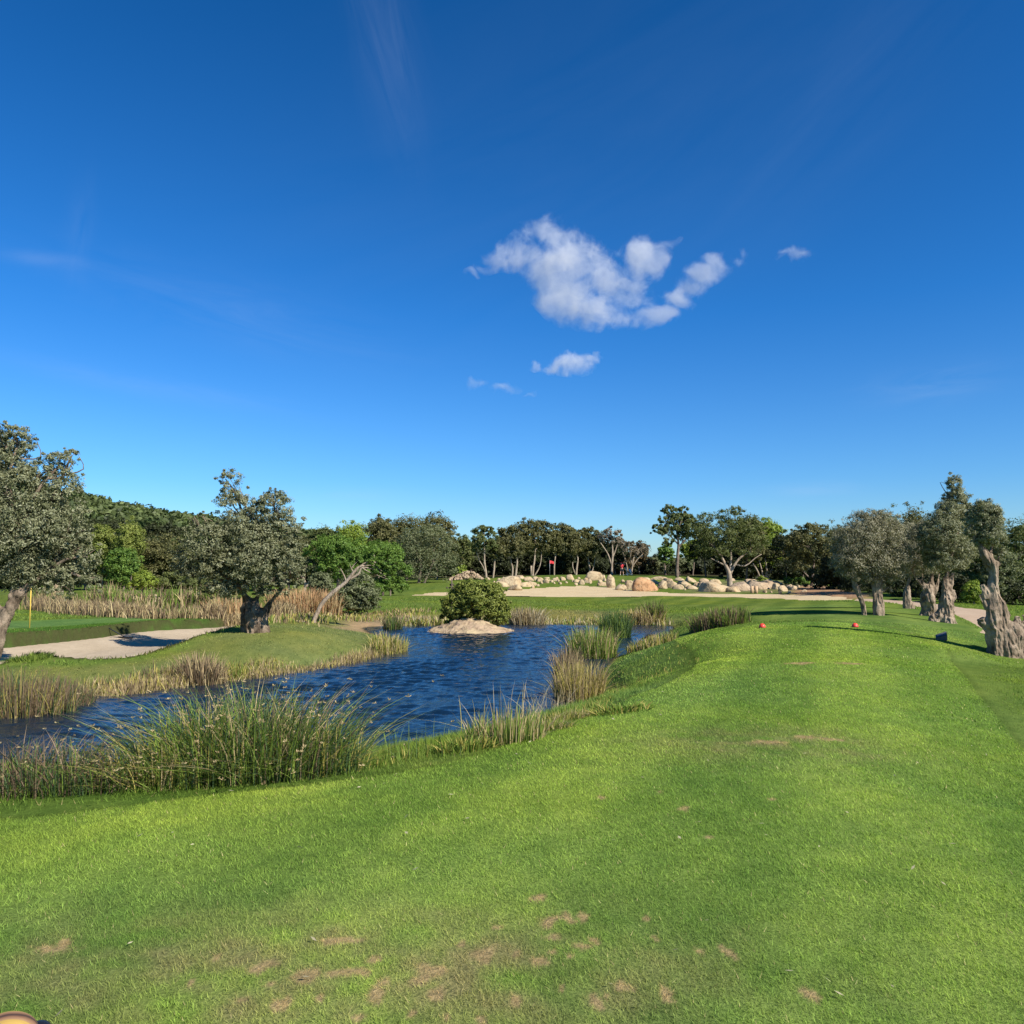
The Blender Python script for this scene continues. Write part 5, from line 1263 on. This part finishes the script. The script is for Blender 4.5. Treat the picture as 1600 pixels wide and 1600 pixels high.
def wood_marker_mat():
    m, nt, out = mat_new('painted_log'); b = NB(nt)
    tc = b.n('ShaderNodeTexCoord').outputs['Object']
    mp = b.n('ShaderNodeMapping', {'Vector': tc, 'Rotation': (0, 0, math.radians(-28))}).outputs[0]
    wv = b.n('ShaderNodeTexWave', {'Vector': mp, 'Scale': 3.0, 'Distortion': 1.2, 'Detail': 3.0, 'Detail Scale': 2.0}, wave_type='BANDS', bands_direction='Y').outputs['Fac']
    st_ = b.n('ShaderNodeMapping', {'Vector': mp, 'Scale': (6, 70, 20)}).outputs[0]
    nz = b.noise(st_, 1.0, 4, .6)
    c = b.ramp(wv, [(.0, (.06, .03, .02)), (.10, (.24, .12, .06)), (.45, (.32, .18, .09)), (.62, (.42, .27, .06)), (1.0, (.46, .30, .07))])
    c = b.mix(.6, c, b.ramp(nz, [(.25, (.5, .45, .42)), (.7, (1.1, 1.1, 1.1))]), 'MULTIPLY')
    bp = b.n('ShaderNodeBump', {'Height': wv, 'Strength': .5, 'Distance': .006})
    p = b.n('ShaderNodeBsdfPrincipled', {'Base Color': c, 'Roughness': .9, 'Normal': bp.outputs[0]})
    nt.links.new(p.outputs[0], out.inputs[0]); return m
M['log'] = wood_marker_mat()
def dome(bm, c, rx, ry, rz, sub=3):
    g = bmesh.ops.create_icosphere(bm, subdivisions=sub, radius=1)
    for v in g['verts']:
        z = v.co.z; v.co = Vector((c[0] + v.co.x * rx, c[1] + v.co.y * ry, c[2] + (z if z > -.15 else -.15) * rz))
def gh(x, y): return float(ground_h(np.array([x]), np.array([y]))[0])
# red tee markers
for (px, py, lab) in [(1191, 981, 'red dome tee marker on the left, near the end of the mown tee'), (1336, 980, 'red dome tee marker on the right, just above the long tree shadow')]:
    x, y = hit(px, py); bm = bmesh.new(); dome(bm, (0, 0, .02), .085, .085, .095)
    root = empty('tee_marker', (x, y, gh(x, y))); tag(root, lab, 'tee marker', 'red tee markers')
    link('dome', bm_mesh('dome', bm, True), M['red'], root)
    bm = bmesh.new(); cyl(bm, (0, 0, 0), (0, 0, .012), .088, .086, 20); link('base_ring', bm_mesh('base_ring', bm), M['black'], root)
# wooden marker and black cap at the bottom left corner
x, y = G(6, 1634, 0); bm = bmesh.new(); dome(bm, (0, 0, .012), .105, .10, .085, 4)
tag(link('wooden_tee_marker', bm_mesh('wooden_tee_marker', bm, True), M['log'], None, (x, y, gh(x, y))), 'rounded yellow and brown striped wooden block in the bottom left corner', 'tee marker')
x, y = G(60, 1612, 0); bm = bmesh.new(); dome(bm, (0, 0, .005), .040, .040, .028, 3)
tag(link('black_cap', bm_mesh('black_cap', bm, True), M['black'], None, (x, y, gh(x, y))), 'small black dome on the grass beside the striped wooden block', 'cap')
# tee sign
x, y = hit(1471, 1000); root = empty('tee_sign', (x, y, gh(x, y)), math.radians(-25)); tag(root, 'small slate grey wedge-shaped tee sign lying in the tree shadow', 'sign')
bm = bmesh.new()
w2, d2 = .12, .09
vs = [bm.verts.new(v) for v in [(-w2,-d2,0),(w2,-d2,0),(w2,d2,0),(-w2,d2,0),(-w2,-d2,.06),(w2,-d2,.13),(w2,d2,.21),(-w2,d2,.12)]]
for f in [(0,3,2,1),(4,5,6,7),(0,1,5,4),(1,2,6,5),(2,3,7,6),(3,0,4,7)]: bm.faces.new([vs[i] for i in f])
bmesh.ops.bevel(bm, geom=list(bm.edges), offset=.008, segments=2, affect='EDGES')
link('block', bm_mesh('block', bm), M['slate'], root)
bm = bmesh.new(); vs = [bm.verts.new(v) for v in [(-w2*.8,-d2*.8,.083),(w2*.8,-d2*.8,.142),(w2*.8,d2*.8,.206),(-w2*.8,d2*.8,.127)]]; bm.faces.new(vs)
bmesh.ops.solidify(bm, geom=list(bm.faces), thickness=-.006); link('plate', bm_mesh('plate', bm), M['grey_metal'], root)
# pin flag
def flagstick(px, py, hgt, pole_m, flag, lab, D=None):
    if D: x, y = P(px, py, D)[:2]
    else: x, y = hit(px, py)
    root = empty('flagstick', (x, y, gh(x, y))); tag(root, lab, 'flagstick')
    bm = bmesh.new(); cyl(bm, (0, 0, -.05), (0, 0, hgt), .022, .016, 10); link('pole', bm_mesh('pole', bm, True), pole_m, root)
    if flag:
        nx, nz = 12, 7; V = []; Fs = []
        for i in range(nx):
            for j in range(nz):
                u = i / (nx - 1); v = j / (nz - 1)
                V.append((.015 + u * .50, .07 * math.sin(u * 6 + v) * u, hgt - .04 - v * .40 * (1 - .25 * u) - .14 * u * u))
        for i in range(nx - 1):
            for j in range(nz - 1): a = i * nz + j; Fs.append((a, a + nz, a + nz + 1, a + 1))
        me = mesh_py('flag', V, Fs, True); o = link('flag', me, M['red_cloth'], root); md = o.modifiers.new('s', 'SOLIDIFY'); md.thickness = .006
    else:
        pass
flagstick(859, 902, 2.15, M['grey_metal'], True, 'golf flagstick with a small red flag on the far green')
flagstick(46, 982, 2.2, M['yellow'], False, 'thin pale yellow flagstick on the left putting green', 27.2)
# rake in the bunker
a = np.array(G(166, 991, -.80)); c = np.array(G(196, 1002, -1.0)); c2 = np.array(G(199, 1003, -1.0))
za = float(sand_bunk_h(np.array([a[0]]), np.array([a[1]]))[0]); zc = float(sand_bunk_h(np.array([c[0]]), np.array([c[1]]))[0])
root = empty('bunker_rake', (c[0], c[1], zc)); tag(root, 'dark bunker rake lying on the sand below the grass lip', 'rake')
d = Vector((a[0] - c[0], a[1] - c[1], .38)); bm = bmesh.new(); cyl(bm, (0, 0, .05), tuple(d), .018, .016, 8); link('handle', bm_mesh('handle', bm, True), M['dark'], root)
bm = bmesh.new(); box(bm, (0, 0, .05), .62, .05, .05)
for k_ in range(9): cyl(bm, (-.28 + k_ * .07, 0, .05), (-.28 + k_ * .07, 0, -.03), .009, .005, 6)
o = link('rake_head', bm_mesh('rake_head', bm), M['black'], root); o.rotation_euler = (0, 0, math.radians(-20))
# wooden posts
for (px, lab) in [(1175, 'short wooden post by the boulders, left of the pair'), (1181.5, 'short wooden post by the boulders, right of the pair')]:
    x, y = hit(px, 926.5); bm = bmesh.new(); cyl(bm, (0, 0, -.1), (.01, 0, .62), .16, .15, 14)
    bmesh.ops.bevel(bm, geom=[e for e in bm.edges if all(abs(v.co.z - .62) < .01 for v in e.verts)], offset=.02, segments=2, affect='EDGES')
    tag(link('wooden_post', bm_mesh('wooden_post', bm, True), M['wood'], None, (x, y, gh(x, y))), lab, 'post', 'pair of wooden posts')
# fallen pale leaves on the lawn
def litter():
    n = 260; x, y = fan(n, 2.6, 13, -33, 33); ok = sdf(x, y, Z_TEE) > 0; x, y = x[ok], y[ok]; n = len(x); z = ground_h(x, y) + .022
    a_ = rng.uniform(0, 6.28, n); L = rng.uniform(.006, .022, n); w = L * .35
    dx, dy = np.cos(a_), np.sin(a_); p = np.stack([x, y, z], 1); t = np.stack([dx, dy, rng.normal(0, .3, n)], 1) * L[:, None]; s = np.stack([-dy, dx, rng.normal(0, .3, n)], 1) * w[:, None]
    V = np.stack([p - t, p - s, p + t, p + s], 1).reshape(-1, 3)
    c = np.repeat(np.array((.50, .44, .28)) * rng.uniform(.6, 1.2, n)[:, None], 4, 0)
    tag(link('fallen_leaves', mesh_np('fallen_leaves', V, (np.arange(n) * 4)[:, None] + np.arange(4)[None], 4, c), M['leaf']), 'small dry leaves and clippings scattered on the mown grass', None, None, 'stuff')
litter()

# ================================================================== people
def skin_mesh(name, verts, edges, radii, sub=2, root=0):
    me = bpy.data.meshes.new(name + '_s'); me.from_pydata(verts, edges, []); o = bpy.data.objects.new('tmp', me); COL.objects.link(o)
    o.modifiers.new('sk', 'SKIN'); sv = me.skin_vertices[0].data
    for i, r in enumerate(radii): sv[i].radius = (r, r) if not isinstance(r, tuple) else r; sv[i].use_root = (i == root)
    m = o.modifiers.new('sub', 'SUBSURF'); m.levels = sub; m.render_levels = sub
    dg = bpy.context.evaluated_depsgraph_get(); dg.update(); m2 = bpy.data.meshes.new_from_object(o.evaluated_get(dg)); m2.name = name
    bpy.data.objects.remove(o); bpy.data.meshes.remove(me)
    for p in m2.polygons: p.use_smooth = True
    return m2
def person(label, x, y, rz, J, shirt, shorts, capm, shoes, long_sleeve=False, sc=1.0, long_trousers=False):
    root = empty('person', (x, y, gh(x, y)), rz); tag(root, label, 'person'); root.scale = (sc, sc, sc)
    names = ['pelvis','waist','chest','neck','head0','head1','shL','elL','wrL','shR','elR','wrR','hpL','knL','anL','toL','hpR','knR','anR','toR','handL','handR']
    R = [.125,.115,.135,.055,.075,.088,.055,.042,.030,.055,.042,.030,.085,.058,.040,.035,.085,.058,.040,.035,.034,.034]
    E = [(0,1),(1,2),(2,3),(3,4),(4,5),(2,6),(6,7),(7,8),(2,9),(9,10),(10,11),(0,12),(12,13),(13,14),(14,15),(0,16),(16,17),(17,18),(18,19),(8,20),(11,21)]
    v = [J[n] for n in names]
    fv = list(v); fr = list(R); fe = list(E)
    for hi, wi in ((20, 8), (21, 11)):                       # five fingers curling from each palm
        hnd = Vector(v[hi]); dr = (hnd - Vector(v[wi])).normalized(); sd = dr.cross(Vector((0, 0, 1))).normalized()
        for f in range(5):
            off = sd * ((f - 2) * .018); L1 = .045 if f else .03; L2 = .035 if f else .02
            a_ = hnd + dr * .03 + off; b_ = a_ + dr * L1 + (sd * .03 if f == 0 else Vector((0, 0, -.012)))
            i0 = len(fv); fv += [tuple(a_), tuple(b_), tuple(b_ + dr * L2 * .5 + Vector((0, 0, -.02)))]; fr += [.011, .010, .008]; fe += [(hi, i0), (i0, i0 + 1), (i0 + 1, i0 + 2)]
    body = link('body', skin_mesh('body', fv, fe, fr), M['skin'], root)
    fc = Vector(J['head1']); fd = Vector(J['face']).normalized(); sdv = fd.cross(Vector((0, 0, 1))).normalized()
    bm = bmesh.new(); dome(bm, tuple(fc + fd * .088 + Vector((0, 0, -.03))), .014, .014, .022, 2); dome(bm, tuple(fc + sdv * .088 + Vector((0,0,-.02))), .012, .018, .03, 2); dome(bm, tuple(fc - sdv * .088 + Vector((0,0,-.02))), .012, .018, .03, 2)
    link('nose_and_ears', bm_mesh('nose_and_ears', bm, True), M['skin'], body)
    bm = bmesh.new()
    for s_ in (-1, 1): dome(bm, tuple(fc + fd * .083 + sdv * .03 * s_), .010, .010, .008, 2)
    link('eyes', bm_mesh('eyes', bm, True), M['black'], body)
    lerp = lambda a_, b_, t: tuple(np.array(a_) * (1 - t) + np.array(b_) * t)
    sl = 1.0 if long_sleeve else .85
    sv = [lerp(J['pelvis'], J['waist'], .1), J['waist'], J['chest'], lerp(J['chest'], J['neck'], .75), J['shL'], lerp(J['shL'], J['elL'], sl), J['shR'], lerp(J['shR'], J['elR'], sl)]
    se = [(0,1),(1,2),(2,3),(2,4),(4,5),(2,6),(6,7)]; sr = [.165,.155,.175,.078,.092,.072,.092,.072]
    if long_sleeve:
        sv += [lerp(J['elL'], J['wrL'], .85), lerp(J['elR'], J['wrR'], .85)]; se += [(5,8),(7,9)]; sr += [.045,.045]
    link('shirt', skin_mesh('shirt', sv, se, sr), shirt, root)
    k = .92 if long_trousers else .0
    tv = [lerp(J['pelvis'], J['waist'], .25), J['pelvis'], J['hpL'], lerp(J['hpL'], J['knL'], .9), J['hpR'], lerp(J['hpR'], J['knR'], .9)]
    te = [(0,1),(1,2),(2,3),(1,4),(4,5)]; tr = [.145,.155,.118,.092,.118,.092]
    if long_trousers: tv += [lerp(J['knL'], J['anL'], .95), lerp(J['knR'], J['anR'], .95)]; te += [(3,6),(5,7)]; tr += [.062,.062]
    link('trousers' if long_trousers else 'shorts', skin_mesh('shorts', tv, te, tr), shorts, root)
    bm = bmesh.new(); dome(bm, tuple(fc + Vector((0, 0, .025))), .105, .108, .10, 3); box(bm, tuple(fc + fd * .14 + Vector((0, 0, .045))), .15, .15, .014, Matrix.Rotation(math.atan2(fd.y, fd.x) - math.pi / 2, 3, 'Z'), .005)
    link('cap', bm_mesh('cap', bm, True), capm, root)
    for an, to in (('anL', 'toL'), ('anR', 'toR')):
        link('shoe', skin_mesh('shoe', [lerp(J[an], J[to], -.35), lerp(J[an], J[to], .4), lerp(J[an], J[to], 1.25)], [(0,1),(1,2)], [(.05,.045),(.055,.05),(.048,.035)]), shoes, root)
    return root
J = dict(pelvis=(0,0,.93), waist=(0,.0,1.08), chest=(.01,.02,1.32), neck=(.01,.04,1.50), head0=(.0,.05,1.56), head1=(-.01,.06,1.66), face=(.35,.9,0),
 shL=(-.17,.03,1.40), elL=(-.02,.22,1.42), wrL=(.20,.22,1.58), handL=(.25,.20,1.65), shR=(.20,.02,1.42), elR=(.42,.06,1.46), wrR=(.33,.12,1.66), handR=(.28,.16,1.72),
 hpL=(-.11,0,.88), knL=(-.15,.02,.50), anL=(-.20,-.02,.09), toL=(-.24,.14,.045), hpR=(.11,0,.88), knR=(.18,.04,.50), anR=(.24,-.02,.09), toR=(.28,.14,.045))
gx, gy = hit(971.5, 899.2)
person('golfer in red shirt and dark shorts swinging a club on the green', gx, gy, 0, J, M['red_cloth'], M['dark'], M['red_cloth'], M['white'], sc=.98)
gzz = gh(gx, gy)
root = empty('golf_club', (gx + .26, gy + .18, gzz + 1.68)); tag(root, 'golf club held up behind the head of the golfer in red', 'golf club')
bm = bmesh.new(); cyl(bm, (.06, 0, .03), (-1.02, -.10, -.10), .009, .006, 8); link('shaft', bm_mesh('shaft', bm, True), M['grey_metal'], root)
bm = bmesh.new(); cyl(bm, (.08, 0, .033), (-.16, -.02, .0), .016, .014, 8); link('grip', bm_mesh('grip', bm, True), M['black'], root)
bm = bmesh.new(); box(bm, (-1.04, -.10, -.12), .05, .03, .11, None, .01); link('club_head', bm_mesh('club_head', bm), M['grey_metal'], root)
def trolley(px, py, D, lab, bag=True, sc=1.0):
    if D: x, y = P(px, py, D)[:2]
    else: x, y = hit(px, py)
    z = gh(x, y); root = empty('golf_trolley', (x, y, z)); tag(root, lab, 'golf trolley'); root.scale = (sc, sc, sc)
    bm = bmesh.new(); cyl(bm, (-.12, 0, .14), (-.28, 0, .95), .035, .03, 10); cyl(bm, (-.12, 0, .16), (.42, 0, .22), .035, .03, 10); cyl(bm, (-.14, -.28, .16), (-.14, .28, .16), .02, .02, 8); cyl(bm, (-.18, 0, .42), (.05, 0, .30), .025, .025, 8)
    link('frame', bm_mesh('frame', bm, True), M['white'], root)
    bm = bmesh.new(); cyl(bm, (-.28, 0, .95), (-.50, 0, 1.05), .028, .024, 10); cyl(bm, (-.50, -.12, 1.05), (-.50, .12, 1.05), .02, .02, 8); box(bm, (-.26, 0, .96), .14, .10, .05, None, .01); link('handle', bm_mesh('handle', bm, True), M['white'], root)
    for (wx, wy, r) in ((-.14, -.30, .14), (-.14, .30, .14), (.44, 0, .12)):
        bm = bmesh.new(); torus(bm, (wx, wy, r), r - .025, .025, 'Y'); 
        for k_ in range(6):
            a_ = k_ * math.pi / 3; cyl(bm, (wx, wy, r), (wx + math.cos(a_) * (r - .03), wy, r + math.sin(a_) * (r - .03)), .010, .008, 6)
        link('wheel', bm_mesh('wheel', bm, True), M['white'], root)
    if bag:
        broot = empty('golf_bag', (x + .05 * sc, y, z + .25 * sc)); tag(broot, 'grey and dark golf bag strapped on the white trolley by the golfer', 'golf bag'); broot.scale = (sc, sc, sc)
        bm = bmesh.new(); cyl(bm, (.38, 0, .0), (.08, 0, .60), .11, .12, 16); link('bag_body', bm_mesh('bag_body', bm, True), M['blue_cloth'], broot)
        bm = bmesh.new(); cyl(bm, (.085, 0, .59), (.06, 0, .64), .128, .128, 16); box(bm, (.42, 0, .22), .10, .2, .26, Matrix.Rotation(-.46, 3, 'Y'), .02); link('bag_trim', bm_mesh('bag_trim', bm, True), M['dark'], broot)
        for k_ in range(5):
            bm = bmesh.new(); a_ = k_ * 1.2; o_ = Vector((math.cos(a_) * .06, math.sin(a_) * .06, 0)); p0 = Vector((.1, 0, .55)) + o_; p1 = p0 + Vector((-.14, 0, .30)); cyl(bm, tuple(p0), tuple(p1), .008, .008, 6); box(bm, tuple(p1), .05, .03, .05, None, .008)
            link('club', bm_mesh('club', bm), M['grey_metal'], broot)
trolley(981.5, 899, None, 'white golf trolley standing right of the golfer in red')
trolley(1277, 914, 92, 'white golf trolley parked in the shade beside the trunk at the dirt slope', False)
J2 = dict(pelvis=(0,0,.92), waist=(.02,.03,1.06), chest=(.06,.08,1.28), neck=(.10,.13,1.44), head0=(.12,.16,1.50), head1=(.14,.19,1.59), face=(.8,.5,-.2),
 shL=(-.08,.12,1.36), elL=(.02,.26,1.14), wrL=(.20,.30,.98), handL=(.24,.32,.92), shR=(.22,.05,1.36), elR=(.30,.16,1.12), wrR=(.28,.28,.96), handR=(.29,.31,.90),
 hpL=(-.10,0,.88), knL=(-.06,.06,.50), anL=(-.10,-.02,.09), toL=(-.02,.10,.045), hpR=(.11,0,.88), knR=(.16,.04,.50), anR=(.18,-.04,.09), toR=(.28,.05,.045))
px_ = P(1161, 904, 106); person('person in pale blue top and light trousers in the shade behind the branching oak', px_[0], px_[1], .3, J2, M['blue_cloth'], M['white'], M['white'], M['white'], True, .95, True)

# ================================================================== clouds
def cloud(label, D, blobs, dens, thr=.0, amp=1.15, scale=.022, seed=0, depth=.8, vox=9):
    c0 = P(blobs[0][0], blobs[0][1], D); s = S(D)
    B = []
    for (px, py, rx, ry) in blobs:
        p = P(px, py, D); B.append((np.array(p) - c0, np.array([rx * s, (rx + ry) * .5 * s * depth, ry * s])))
    V = []; Fs = []
    for c, r in B:
        bm = bmesh.new(); bmesh.ops.create_icosphere(bm, subdivisions=2, radius=1.0); b0 = len(V)
        V += [c + np.array(v.co) * (r * 1.4 + 6) for v in bm.verts]; Fs += [tuple(b0 + v.index for v in f.verts) for f in bm.faces]; bm.free()
    me = mesh_py('c', V, Fs); o = bpy.data.objects.new('tmp', me); COL.objects.link(o)
    md = o.modifiers.new('r', 'REMESH'); md.mode = 'VOXEL'; md.voxel_size = vox
    dg = bpy.context.evaluated_depsgraph_get(); dg.update(); m2 = bpy.data.meshes.new_from_object(o.evaluated_get(dg)); m2.name = 'cloud'
    bpy.data.objects.remove(o)
    ob = link('cloud', m2, None, None, tuple(c0)); tag(ob, label, 'cloud', None)
    m, nt, out = mat_new('cloud_vapour'); b = NB(nt)
    pos = b.n('ShaderNodeTexCoord').outputs['Object']
    wp = b.n('ShaderNodeTexNoise', {'Vector': pos, 'Scale': scale * .6, 'Detail': 3.0}).outputs['Color']
    wpo = b.vmath('SUBTRACT', wp, (.5, .5, .5)).outputs[0]
    wps = b.n('ShaderNodeVectorMath', {0: wpo, 3: 60.0}, operation='SCALE').outputs[0]
    q = b.vmath('ADD', pos, wps).outputs[0]
    f = None
    for c, r in B:
        d = b.vmath('SUBTRACT', q, tuple(c)).outputs[0]; d = b.vmath('MULTIPLY', d, tuple(1 / (r * 1.25))).outputs[0]
        l = b.math('SUBTRACT', 1.0, b.vmath('LENGTH', d).outputs['Value'])
        f = l if f is None else b.math('SMOOTH_MAX', f, l, .22)
    nz = b.n('ShaderNodeTexNoise', {'Vector': q, 'Scale': scale, 'Detail': 7.0, 'Roughness': .66, 'Lacunarity': 2.2}).outputs['Fac']
    g = b.math('ADD', f, b.math('MULTIPLY', b.math('SUBTRACT', nz, .5), amp * 2))
    g = b.math('MULTIPLY', b.math('SUBTRACT', g, thr), 1.7, clamp=True)
    g = b.math('MULTIPLY', b.math('POWER', g, 1.5), dens)
    pv = b.n('ShaderNodeVolumePrincipled', {'Color': (1, 1, 1, 1), 'Density': g, 'Anisotropy': .15})
    nt.links.new(pv.outputs[0], out.inputs['Volume']); m2.materials.clear(); m2.materials.append(m)
    return ob
try:
    cloud('large ragged white cloud high right of centre with a grey underside', 1500, [(880,410,52,46),(860,372,44,28),(820,398,38,22),(775,408,24,10),(885,450,46,36),(915,478,52,30),(950,440,36,34),(1010,402,30,32),(985,440,34,24),(970,500,46,14),(1030,492,36,11),(1060,470,20,16),(1075,448,24,14),(1098,428,24,14),(1122,412,24,13),(1148,400,22,10),(1164,388,12,8),(980,470,34,16),(925,384,18,9),(1045,382,18,10),(755,420,16,6),(738,428,12,5)], .017, .06, 1.8, .020, 1)
    cloud('small white puff of cloud below the large cloud', 1500, [(895,567,32,14),(915,560,22,10),(865,574,18,8),(930,550,9,7),(836,570,12,6)], .03, .05, 1.4, .035, 2, vox=6)
    cloud('thin faint cloud wisp left of the small puff', 1500, [(742,600,18,7),(790,606,24,6),(826,612,12,4)], .018, .1, .8, .035, 3, vox=6)
    cloud('tiny faint cloud wisp right of the large cloud', 1500, [(1245,397,24,8),(1228,398,14,5)], .018, .1, .8, .035, 4, vox=6)
except Exception as e:
    import traceback; traceback.print_exc(); raise
cy.volume_step_rate = .35; cy.volume_max_steps = 256
